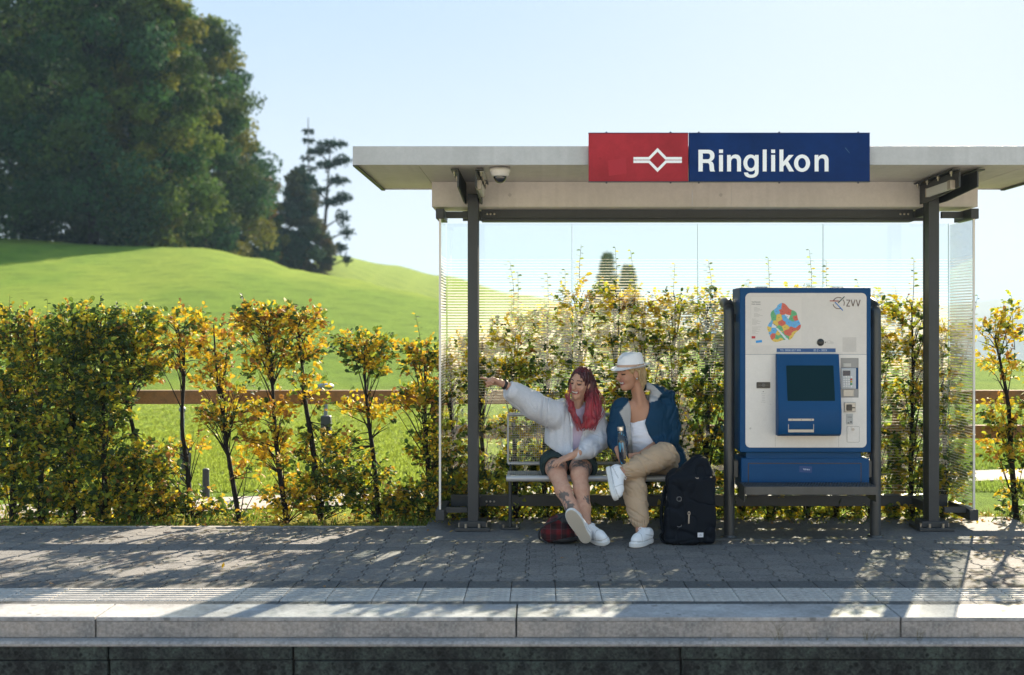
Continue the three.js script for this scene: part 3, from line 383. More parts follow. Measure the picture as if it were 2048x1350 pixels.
{
  const PAL = { yellow: [0.68, 0.52, 0.035], gold: [0.64, 0.42, 0.035], rust: [0.36, 0.18, 0.04], lime: [0.48, 0.52, 0.05], green: [0.15, 0.23, 0.035], deep: [0.05, 0.10, 0.025] };
  let warm = 1; const pick = (r, autumn) => { const q = r(); if (q < autumn) { const k = r(); return k < 0.45 ? PAL.yellow : k < 0.45 + warm * 0.3 ? PAL.gold : k < 0.45 + warm * 0.46 ? PAL.rust : PAL.lime; } const k = r(); return k < 0.16 ? PAL.lime : k < 0.5 ? PAL.green : k < 0.93 ? PAL.deep : PAL.yellow; };
  const Z = -10.36;
  const LABELS = ['yellow-topped beech plant next to the darkest green hedge block', 'narrow beech plant between yellow-topped plant and dark green block', 'darkest dense green beech plant with few yellow leaves', 'dense dark green beech plant with gold fringe at its foot', 'beech plant whose bent stem shows where the dense hedge ends', 'sparse beech plant with straight bare stem and forked lower branches', 'beech plant with s-curved bare stem and golden tufts', 'rust-brown beech plant with dark upright stem', 'twin-stemmed yellow beech plant above a green weedy thicket', 'thin-stemmed beech plant with one round lollipop tuft above the rail', 'orange-tinged beech plant beside the shelter side pane',
    'beech plant behind glass between side pane and shelter post', 'beech plant behind glass under the pointing hand', 'beech plant behind glass at the open end of the bench backrest', 'beech plant behind glass beside the pointing arm', 'tall-shoot beech plant behind the red-haired person', 'beech plant behind glass between the two seated people', 'beech plant behind the white hat', 'yellow-topped beech plant behind the blue jacket hood', 'yellow-topped beech plant behind glass above the black backpack', 'beech plant behind the first steel hoop of the ticket machine', 'beech plant behind the fare map half of the ticket machine', 'beech plant behind the middle of the ticket machine', 'beech plant behind the operator emblem of the ticket machine', 'beech plant behind the second steel hoop of the ticket machine', 'beech plant behind glass between ticket machine and shelter post', 'beech plant behind the side pane past the ticket machine',
    'loose golden beech plant with leaning stem beside the path', 'beech plant next to the loose golden one with leaning stem', ...Array(8).fill('beech plant further along the hedge past the shelter')];
  HEDGE.forEach(([bx, stem, blobs], k) => {
    const r = RNG(600 + k * 7), total = blobs.reduce((a, b) => a + b[4], 0), aut = blobs.reduce((a, b) => a + b[4] * b[5], 0) / total, zb = Z + (r() - 0.5) * 0.12;
    warm = k < 5 ? 0.6 : k < 11 ? 1.1 : k < 27 ? 0.3 : 0.7; const shift = k < 5 ? 0.5 : k < 11 ? 0.82 : k < 27 ? 0.85 : 1;
    const t = thing('hedge_plant', LABELS[k], 'shrub', [bx, -0.03, zb], k > 28 ? 'beech plants further along the hedge' : 'beech plants of the clipped hedge');
    const o = V(bx, -0.03, zb), loc = (x, y, z) => V(x - bx, y + 0.03, z - zb), bark = [], M = leafMass();
    const pts = [V(0, 0, 0), ...stem.map(([x, y]) => loc(x, y, zb + (r() - 0.5) * 0.1))]; pts.sort((a, b) => a.y - b.y);
    const cv = new THREE.CatmullRomCurve3(pts), line = cv.getPoints(14), R0 = 0.022 + r() * 0.006; bark.push(limb(line, line.map((_, i) => lerp(R0, 0.006, i / 14)), 7));
    const twigs = [];
    for (const [cx, cy, rx, ry, n0, autumn] of blobs) { const n = n0 * (k < 5 ? 2.7 : k < 11 ? 1.6 : k < 27 ? 1.7 : 1.6);
      const c = loc(cx, cy, zb + (r() - 0.5) * 0.06), rz = Math.min(0.17, 0.08 + rx * 0.5);
      const root = () => line[Math.round(clamp((c.y - 0.22 + (r() - 0.5) * (0.25 + ry * 1.6)) / line[14].y) * 14)];
      const nb = 5 + Math.round(n / 60), ends = [];
      for (let b = 0; b < nb; b++) { const from = root(), u = unit(r), e = c.clone().add(V(u.x * rx * 0.9, u.y * ry * 0.9, u.z * rz * 0.9)), mid = from.clone().lerp(e, 0.5).add(V(0, 0.05 * r(), (r() - 0.5) * 0.05)); twigs.push(limb([from, mid, e], [0.0055, 0.0032, 0.0012], 4)); ends.push([mid, e]); }
      let i = 0;
      while (i < n) { // sprays: leaves set alternately on a short twig
        const u = unit(r), q = Math.pow(r(), 0.45), s0 = c.clone().add(V(u.x * rx * q, u.y * ry * q, u.z * rz * q)), dir = V(u.x * 0.8 + (r() - 0.5), 0.25 + (r() - 0.35) * 0.9, (r() - 0.5) * 1.3).normalize(), m = 3 + Math.floor(r() * 5), L = 0.035 + r() * 0.05, col = pick(r, autumn * shift);
        if (m > 4) twigs.push(limb([s0, s0.clone().addScaledVector(dir, L * 1.5)], [0.0016, 0.0008], 3));
        for (let j = 0; j < m; j++, i++) {
          const p = s0.clone().addScaledVector(dir, L * 1.5 * j / m), side = unit(r).cross(dir).normalize(), ld = side.multiplyScalar(0.9).add(dir).add(V(0, -0.25, 0)).normalize(), nn = V((r() - 0.5) * 1.6, 0.5 + r() * 0.6, (r() - 0.5) * 2.0).normalize(), size = 0.024 + r() * r() * 0.044 + r() * 0.008, v = 0.75 + r() * 0.5, cc = r() < 0.8 ? col : pick(r, autumn);
          M.round(p, ld, nn, size, size * 0.34, cc.map((e) => e * v), 0.2 + r() * 0.3);
        }
      }
    }
    obj('stem', bark, barkMat, t); obj('twig_work', twigs, barkMat, t).userData.kind = 'stuff'; obj('foliage', M.geo(), leafMat, t);
    // tall thin shoots that belong to this plant
    const mine = SHOOTS.filter(([x]) => { let best = 1e9, who = -1; HEDGE.forEach((h, i) => { const q = Math.abs(h[0] - x); if (q < best) { best = q; who = i; } }); return who === k; });
    if (mine.length) {
      const S = [], SL = leafMass();
      for (const [x, y] of mine) {
        const tip = loc(x, y, zb + (r() - 0.5) * 0.1), root = V(tip.x * 0.6, tip.y - 0.38 - r() * 0.15, 0), mid = root.clone().lerp(tip, 0.5).add(V((r() - 0.5) * 0.05, 0, 0)), c2 = new THREE.CatmullRomCurve3([root, mid, tip]); S.push(limb(c2.getPoints(6), [0.0035, 0.003, 0.0026, 0.0022, 0.0018, 0.0014, 0.001], 4));
        for (let i = 0; i < 15; i++) { const f = 0.15 + 0.85 * i / 14, p = c2.getPoint(f), sd = i % 2 ? 1 : -1, size = (0.05 - 0.025 * f) * (0.8 + r() * 0.5), aut2 = 1.05 - f * 0.75; SL.round(p, V(sd * (0.8 + r() * 0.3), 0.15 + (r() - 0.5) * 0.5, (r() - 0.5) * 0.8).normalize(), V((r() - 0.5) * 0.8, 0.7, (r() - 0.5) * 1.6).normalize(), size, size * 0.34, pick(r, aut2), 0.3); }
      }
      obj('shoot', S, barkMat, t).userData.kind = 'stuff'; obj('shoot_foliage', SL.geo(), leafMat, t);
    }
  });
  // weeds and grass under the hedge, fallen leaves on the paving edge
  const W = leafMass(), r = RNG(900);
  for (let i = 0; i < 9000; i++) { const x = -6 + r() * 12.5, d = 10.0 + Math.pow(r(), 1.1) * 1.0, p = V(x, -0.03, -d); if (noise3(x * 2.2, 8, d * 2.2) + 0.6 * noise3(x * 7, 2, d * 7) < r() * 0.9 - 0.25) continue; const L = 0.025 + r() * 0.065 * (0.5 + 0.5 * (1 + noise3(x * 1.5, 4, d))), dir = V((r() - 0.5) * 0.9, 1, (r() - 0.5) * 0.9).normalize(), q = 0.7 + r() * 0.6, c = r() < 0.75 ? [0.13, 0.20, 0.025] : [0.28, 0.24, 0.06]; W.add(p, dir, V((r() - 0.5), 0.1, 1).normalize(), L, 0.004 + r() * 0.004, c.map((e) => e * q), 0.2); }
  tag(obj('verge_grass', W.geo(), leafMat), 'grass and weeds growing under the hedge', 'grass', null, 'stuff');
  const F = leafMass();
  for (let i = 0; i < 2200; i++) { const x = -6 + r() * 12.5, d = 9.95 + r() * 0.75, p = V(x, -0.02 + r() * 0.02, -d); F.add(p, V(r() - 0.5, (r() - 0.4) * 0.4, r() - 0.5).normalize(), V((r() - 0.5) * 0.6, 1, (r() - 0.5) * 0.6).normalize(), 0.03 + r() * 0.03, 0.012, [PAL.rust, PAL.gold, PAL.rust, PAL.yellow][Math.floor(r() * 4)], 0.3); }
  for (let i = 0; i < 46; i++) { const x = -5 + r() * 10.5, d = 7.3 + Math.pow(r(), 0.5) * 2.6, p = V(x, 0.006, -d); F.add(p, V(r() - 0.5, 0.06, r() - 0.5).normalize(), V((r() - 0.5) * 0.3, 1, (r() - 0.5) * 0.3).normalize(), 0.03 + r() * 0.025, 0.011, [PAL.rust, PAL.gold][Math.floor(r() * 2)], 0.35); }
  tag(obj('fallen_leaves', F.geo(), leafMat), 'brown and yellow leaves fallen along the paving edge', 'leaves', null, 'stuff');

  // wooden rail fence behind the hedge
  const texWood = grainTex(0.5, { fine: 0.10, coarse: 0.10, seed: 60, streak: 0, tint: [0.05, 0, -0.04] }), wood = std(rgb(0.40, 0.23, 0.14), 0.85, { map: texWood }), wood2 = std(rgb(0.36, 0.215, 0.135), 0.85, { map: texWood });
  const fence = thing('wooden_rail_fence', 'brown wooden rail fence running behind the beech hedge', 'fence', [0, 0, -10.78]);
  const posts = [-6.0, -3.95, -0.86, 1.2, 3.0, 4.9, 6.6];
  for (const x of posts) obj('post', box(0.10, 1.0, 0.08, x, 0.47, -0.085, 0.006), wood2, fence);
  for (let i = 0; i < posts.length - 1; i++) {
    const a = posts[i] + 0.002, b = posts[i + 1] - 0.002; obj('rail', span(a, b, 0.885, 1.0, -0.04, 0.03, 0.012), i % 2 ? wood2 : wood, fence);
    if (posts[i] > -1) obj('lower_rail', span(a, b, 0.60, 0.71, -0.04, 0.03, 0.012), wood, fence);
  }
  // posts standing by the path
  const grey = std(rgb(0.16, 0.20, 0.25), 0.5, { metalness: 0.3 }), boxMat = std(rgb(0.03, 0.04, 0.05), 0.6);
  { const t = thing('marker_post', 'slim grey post with round cap and dark box by the path', 'post', [-2.16, -0.03, -13.1]); obj('pole', rod(V(0, 0, 0), V(0, 0.93, 0), 0.02), grey, t); obj('cap', new THREE.SphereGeometry(0.085, 16, 10).scale(1, 0.45, 1).translate(0, 0.95, 0), grey, t); obj('control_box', box(0.10, 0.22, 0.10, 0.01, 0.55, 0.03, 0.015), boxMat, t); obj('foot', cyl(0.05, 0.05, 0.16, 0.02, 0.36, 0.03), boxMat, t); }
  { const t = thing('marker_post', 'thin grey post with rounded head seen through the sparse hedge', 'post', [-3.55, -0.03, -12.9]); obj('pole', rod(V(0, 0, 0), V(0, 0.72, 0), 0.022), grey, t); obj('cap', new THREE.SphereGeometry(0.035, 12, 8).translate(0, 0.73, 0), grey, t); obj('sleeve', cyl(0.055, 0.05, 0.30, 0.03, 0.22, 0), boxMat, t); }
  { const t = thing('bollard', 'short dark wooden bollard at the edge of the gravel path', 'bollard', [-3.02, -0.03, -11.75]); obj('shaft', [cyl(0.03, 0.034, 0.26, 0, 0.13, 0)], boxMat, t); obj('head', new THREE.SphereGeometry(0.031, 12, 8, 0, 6.3, 0, 1.6).scale(1, 0.5, 1).translate(0, 0.261, 0), boxMat, t); }
}

// ---------------------------------------------------------------- platform shelter
const texMetal = grainTex(1.6, { fine: 0.025, coarse: 0.04, spots: 30, spot: 0.14, seed: 70, base: 0.92, streak: 0.03 });
const steel = std(rgb(0.055, 0.060, 0.066), 0.5, { metalness: 0.35, map: texMetal });
const alu = std(rgb(0.54, 0.54, 0.545), 0.55, { metalness: 0.15, map: texMetal });
const panelMat = std(rgb(0.68, 0.635, 0.59), 0.6, { map: texMetal });
const bolt = std(rgb(0.55, 0.5, 0.42), 0.3, { metalness: 0.9 });
const glass = phys(rgb(0.95, 0.98, 0.975), 0.0, { transmission: 1, thickness: 0, ior: 1.5 });
const glassEdge = phys(rgb(0.30, 0.46, 0.42), 0.15, { transmission: 0.4, thickness: 0 });
const stripePaint = phys(rgb(0.70, 0.645, 0.58), 0.9, { transmission: 0.42, thickness: 0, side: THREE.DoubleSide });
{
  const S = thing('platform_shelter', 'grey steel and glass platform shelter with flat roof', 'shelter', [0, 0, 0]);
  const RX0 = -1.262, RX1 = 3.70, zf = -8.755, zb = -10.36;
  const roof = part('roof', S);
  obj('fascia', [span(RX0, RX1, 2.618, 2.745, zf - 0.012, zf, 0.003), span(RX0, RX0 + 0.012, 2.618, 2.7445, zb, zf - 0.013), span(RX1 - 0.012, RX1, 2.618, 2.7445, zb, zf - 0.013), span(RX0 + 0.013, RX1 - 0.013, 2.618, 2.7445, zb, zb + 0.012)], alu, roof);
  for (const [a, b] of [[RX0 + 0.014, -0.83], [-0.826, 1.16], [1.164, 3.33], [3.334, RX1 - 0.014]]) obj('soffit_panel', span(a, b, 2.626, 2.64, zb + 0.014, zf - 0.014), panelMat, roof);
  obj('roof_deck', span(RX0 + 0.014, RX1 - 0.014, 2.70, 2.73, zb + 0.014, zf - 0.014), alu, roof);
  for (const x of [RX0, RX1 - 0.03]) obj('edge_trim', span(x, x + 0.03, 2.610, 2.6175, zb, zf), steel, roof);
  // closed box under the roof's back half
  const gb = part('gutter_box', S);
  for (const [a, b] of [[-0.82, 1.155], [1.157, 1.452], [1.454, 3.32]]) obj('front_panel', span(a, b, 2.437, 2.625, -9.87, -9.858), panelMat, gb);
  obj('box_shell', [span(-0.82, -0.808, 2.437, 2.625, -10.27, -9.872), span(3.308, 3.32, 2.437, 2.625, -10.27, -9.872), span(-0.806, 3.306, 2.437, 2.449, -10.27, -9.872)], panelMat, gb);
  // posts with foot plates
  for (const x of [-0.502, 2.946]) {
    const p = part('post', S); obj('shaft', [span(x - 0.039, x + 0.039, 0.03, 2.52, -9.728, -9.718, 0.002), span(x - 0.036, x + 0.036, 0.03, 2.50, -9.85, -9.729), span(x - 0.041, x + 0.041, 0.03, 2.50, -9.862, -9.851)], steel, p);
    obj('base_plate', [span(x - 0.13, x + 0.13, 0.008, 0.032, -9.92, -9.64, 0.003), span(x - 0.10, x + 0.10, 0.0325, 0.075, -9.88, -9.69, 0.004)], steel, p);
    for (const [dx, dz] of [[-0.1, 0.07], [0.1, 0.07], [0.05, 0.12], [-0.05, 0.12]]) obj('anchor_bolt', cyl(0.011, 0.011, 0.03, x + dx, 0.047, -9.78 + dz, 6), bolt, p);
  }
  // roof arms: two plates at each post, bolted under the soffit
  for (const x of [-0.502, 2.946]) for (const s of [-1, 1]) {
    const a = part('roof_arm', S), X = x + s * 0.062;
    obj('plate', extrude(poly([[8.93, 2.49], [8.93, 2.60], [10.28, 2.60], [10.28, 2.47], [9.95, 2.455], [9.6, 2.455]]), 0.010).rotateY(Math.PI / 2).translate(X - 0.005, 0, 0), steel, a);
    obj('flange', span(X + (s > 0 ? -0.004 : -0.05), X + (s > 0 ? 0.05 : 0.004), 2.6045, 2.614, -10.28, -8.93), steel, a);
    for (const z of [-9.02, -9.32, -9.58, -9.82]) obj('flange_bolt', [cyl(0.012, 0.012, 0.016, X + s * 0.03, 2.596, z, 6), cyl(0.006, 0.006, 0.02, X + s * 0.03, 2.582, z, 8)], bolt, a);
    for (const y of [2.50, 2.56]) obj('side_bolt', cyl(0.016, 0.016, 0.014, 0, 0, 0, 6).rotateZ(Math.PI / 2).translate(X + s * 0.012, y, -9.93), steel, a);
  }
  // upper beam and lower rail carry the glass
  const beam = part('upper_beam', S);
  obj('beam_profile', [span(-0.455, 2.90, 2.368, 2.436, -10.16, -10.10, 0.003), span(-0.455, 2.90, 2.345, 2.366, -10.22, -10.08, 0.002), span(-0.60, -0.457, 2.352, 2.425, -10.16, -10.10), span(2.902, 3.06, 2.352, 2.425, -10.16, -10.10)], steel, beam);
  for (const x of [-0.50, 2.946]) { obj('bracket', span(x - 0.03, x + 0.03, 2.37, 2.435, -10.10, -9.863), steel, beam); obj('bracket', span(x - 0.03, x + 0.03, 0.125, 0.195, -10.20, -9.863), steel, S); }
  for (const x of [-0.41, -0.385, -0.355, 2.80, 2.83, 2.86]) obj('rivet', new THREE.SphereGeometry(0.0085, 8, 6).scale(1, 1, 0.5).translate(x, 2.402, -10.097), bolt, beam);
  const rail = part('lower_rail', S);
  obj('rail_profile', [span(-0.70, 3.2, 0.118, 0.196, -10.26, -10.20, 0.003), span(-0.70, 3.2, 0.198, 0.206, -10.285, -10.18)], steel, rail);
  for (const x of [-0.42, -0.39, -0.36]) obj('rivet', new THREE.SphereGeometry(0.0085, 8, 6).scale(1, 1, 0.5).translate(x, 0.155, -10.197), bolt, rail);
  // glass: four back panes and two side panes with printed stripes
  const frac = (y) => { const k = [[0.9, 0], [1.0, 0.12], [1.1, 0.25], [1.25, 0.52], [1.38, 0.70], [1.5, 0.62], [1.74, 0.36], [1.9, 0.2], [2.05, 0.1], [2.08, 0]]; if (y <= k[0][0] || y >= k[9][0]) return 0; let i = 0; while (k[i + 1][0] < y) i++; return lerp(k[i][1], k[i + 1][1], (y - k[i][0]) / (k[i + 1][0] - k[i][0])); };
  const xs = [-0.742, 0.256, 1.252, 2.246, 3.24], pitch = 0.0218;
  for (let i = 0; i < 4; i++) {
    const a = xs[i] + 0.004, b = xs[i + 1] - 0.004, pane = obj('back_pane', span(a, b, 0.208, 2.343, -10.31, -10.30), glass, S), st = [];
    for (let y = 2.06; y > 0.22; y -= pitch) { const f = Math.max(frac(y), i === 3 && y < 1.1 ? 0.16 : 0); if (f > 0) st.push(new THREE.PlaneGeometry(b - a - 0.012, pitch * f).translate((a + b) / 2, y, -10.2985)); }
    obj('stripe_print', st, stripePaint, pane); obj('pane_edge', [span(b, b + 0.0025, 0.208, 2.343, -10.3095, -10.3005)], glassEdge, pane);
  }
  for (const [k, x] of [[0, -0.748], [1, 3.246]]) {
    const pane = obj('side_pane', span(x - 0.005, x + 0.005, 0.17, 2.33, -10.29, -9.735), glass, S), st = [];
    for (let y = 2.06; y > 0.2; y -= pitch) { const f = Math.max(frac(y), k && y < 1.1 ? 0.16 : 0); if (f > 0) st.push(new THREE.PlaneGeometry(0.54, pitch * f).rotateY(Math.PI / 2).translate(x + (k ? -0.0065 : 0.0065), y, -10.012)); }
    obj('stripe_print', st, stripePaint, pane);
    obj('edge_strip', span(x - 0.008, x + 0.008, 0.16, 2.34, -9.732, -9.718, 0.002), std(rgb(0.72, 0.69, 0.66), 0.5, { metalness: 0.2 }), S);
    obj('clamp', [span(x - 0.03, x + 0.03, 2.334, 2.41, -10.1, -9.70, 0.004)], steel, S); obj('clamp', [span(x - 0.034, x + 0.034, 0.075, 0.158, -10.24, -9.72, 0.006)], steel, S);
    for (const [y0, y1, z] of [[0.125, 0.165, -9.84], [2.352, 2.40, -9.90]]) obj('side_rail', span(k ? 3.05 : x + 0.034, k ? x - 0.034 : -0.55, y0, y1, z, z + 0.04), steel, S);
  }
  // fluorescent fittings on the arms, unlit
  const housing = std(rgb(0.62, 0.60, 0.57), 0.5), cap = std(rgb(0.42, 0.36, 0.30), 0.5, { metalness: 0.4 });
  [[-0.425, 'slim unlit tube light on the roof arm beside the security camera'], [2.862, 'slim unlit tube light on the roof arm above the ticket machine']].forEach(([x, l]) => { const t = thing('tube_light', l, 'light', [x, 2.515, -9.3]); obj('housing', box(0.035, 0.062, 0.50, 0, 0, -0.03, 0.008), housing, t); obj('end_cap', box(0.039, 0.066, 0.07, 0, 0, 0.255, 0.006), cap, t); obj('end_cap', box(0.039, 0.066, 0.012, 0, 0, -0.287, 0.004), cap, t); });
  { const t = thing('security_camera', 'white dome security camera under the roof soffit', 'camera', [-0.275, 2.622, -8.95]); const w = std(rgb(0.68, 0.66, 0.64), 0.4);
    obj('mount', new THREE.LatheGeometry([[0, 0], [0.072, 0], [0.072, -0.028], [0.064, -0.036], [0.06, -0.052], [0.05, -0.06], [0, -0.06]].map(([x, y]) => new THREE.Vector2(x, y)), 28), w, t); obj('dome', new THREE.SphereGeometry(0.046, 24, 12, 0, 6.2832, Math.PI / 2, Math.PI / 2).translate(0, -0.0605, 0), phys(rgb(0.012, 0.014, 0.018), 0.08, { clearcoat: 1 }), t); obj('cable_duct', box(0.03, 0.02, 0.5, -0.13, -0.011, -0.3), w, t); }

  // ---------------------------------------------------------------- station name sign
  const sign = thing('station_sign', 'red and blue station sign reading Ringlikon fixed across the roof edge', 'sign', [0.326, 2.503, -8.72]);
  const texSign = grainTex(1.4, { fine: 0.03, coarse: 0.10, spots: 14, spot: 0.15, seed: 90 });
  const red = phys(rgb(0.50, 0.035, 0.05), 0.5, { map: texSign, specularIntensity: 0.35 }), blue = phys(rgb(0.002, 0.033, 0.16), 0.5, { map: texSign, specularIntensity: 0.3 }), white = std(rgb(0.86, 0.87, 0.88), 0.5), rim = std(rgb(0.03, 0.04, 0.07), 0.5);
  const H = 0.322; obj('red_panel', span(0, 0.667, 0, H, -0.025, 0.012, 0.003), red, sign); obj('blue_panel', span(0.673, 1.884, 0, H, -0.025, 0.012, 0.003), blue, sign);
  obj('edge_frame', [span(0.672, 1.886, -0.004, -0.0005, -0.026, 0.013), span(0.672, 1.886, H + 0.0005, H + 0.004, -0.026, 0.013), span(-0.002, 0.668, -0.004, -0.0005, -0.026, 0.013), span(-0.002, 0.668, H + 0.0005, H + 0.004, -0.026, 0.013)], rim, sign);
  for (const x of [0.12, 0.55, 0.74, 1.28, 1.81]) for (const y of [-0.008, H + 0.008]) obj('screw', cyl(0.006, 0.006, 0.009, x, y, -0.006, 8), rim, sign);
  for (const x of [0.2, 1.6]) obj('bracket', span(x, x + 0.04, 0.13, 0.22, -0.034, -0.0255), rim, sign);
  const k = 0.001455, path = (ops) => { const s = new THREE.Shape(); for (const o of ops) { if (o.length === 2) (s.curves.length || s.started ? s.lineTo(o[0] * k, o[1] * k) : (s.moveTo(o[0] * k, o[1] * k), s.started = 1)); else s.bezierCurveTo(...o.map((q) => q * k)); } return s; };
  const ring = (cx, cy, rx, ry, ix, iy, ox = 0) => { const s = new THREE.Shape(); s.absellipse(cx * k, cy * k, rx * k, ry * k, 0, Math.PI * 2); const h = new THREE.Path(); h.absellipse((cx + ox) * k, cy * k, ix * k, iy * k, 0, Math.PI * 2, true); s.holes.push(h); return s; };
  const R = path([[0, 0], [20, 0], [20, 39], [40, 39], [50, 39, 51, 30, 51, 20], [51, 10, 52, 4, 55, 0], [77, 0], [72, 5, 72, 15, 71, 26], [70, 38, 66, 44, 57, 47], [68, 51, 74, 60, 74, 72], [74, 90, 62, 100, 44, 100], [0, 100]]); R.holes.push(path([[20, 83], [42, 83], [50, 83, 54, 79, 54, 70], [54, 61, 50, 56, 42, 56], [20, 56]]));
  const n = path([[0, 0], [18, 0], [18, 42], [18, 54, 24, 61, 33, 61], [42, 61, 46, 55, 46, 45], [46, 0], [64, 0], [64, 50], [64, 67, 55, 78, 40, 78], [30, 78, 22, 74, 17, 65], [17, 76], [0, 76]]);
  const kk = path([[0, 0], [18, 0], [18, 22], [27, 32], [45, 0], [67, 0], [40, 46], [65, 76], [43, 76], [18, 45], [18, 101], [0, 101]]), bar = (h) => path([[0, 0], [18, 0], [18, h], [0, h]]), dot = path([[0, 85], [18, 85], [18, 101], [0, 101]]);
  const gs = path([[70, 76], [53, 76], [53, 0], [53, -10, 47, -15, 36, -15], [27, -15, 22, -11, 21, -5], [3, -5], [4, -20, 16, -29, 36, -29], [58, -29, 70, -18, 70, 2]]), o = ring(37, 38, 37, 40, 18, 24), gr = ring(33, 39, 33, 39, 17, 24, 2);
  const put = (nm, shapes, x) => obj(nm, shapes.map((s, i) => extrude(s, 0.0022 + i * 0.0006).translate(0.735 + x * k, 0.0655, 0.0125)), white, sign);
  put('letter', [R], 0); put('letter', [bar(76), dot], 95); put('letter', [n], 132); put('letter', [gr, gs], 207); put('letter', [bar(101)], 296); put('letter', [bar(76), dot], 335); put('letter', [kk], 373); put('letter', [o], 440); put('letter', [n], 535);
  const up = [[245, 13], [315, 13], [356, 53], [397, 13], [468, 13], [468, 1.5], [392, 1.5], [356, 36], [320, 1.5], [245, 1.5]];
  for (const s of [1, -1]) { const q = up.map(([x, y]) => [(x - 39) * k, y * s * 1.05 * k]); obj('emblem_line', extrude(poly(s > 0 ? q.reverse() : q), 0.0022).translate(0, 0.142, 0.0125), white, sign); }
  obj('sticker', extrude(poly([[0, 0], [0.12, 0.018], [0.112, 0.12], [-0.006, 0.105]]), 0.0008).translate(0.135, 0.035, 0.0125), phys(rgb(0.39, 0.03, 0.043), 0.55, { specularIntensity: 0.35 }), sign);
  obj('scratch', extrude(poly([[0, 0], [0.006, -0.004], [-0.022, 0.034], [-0.03, 0.036]]), 0.0006).translate(1.745, 0.19, 0.0125), std(rgb(0.05, 0.13, 0.22), 0.6), sign);
}

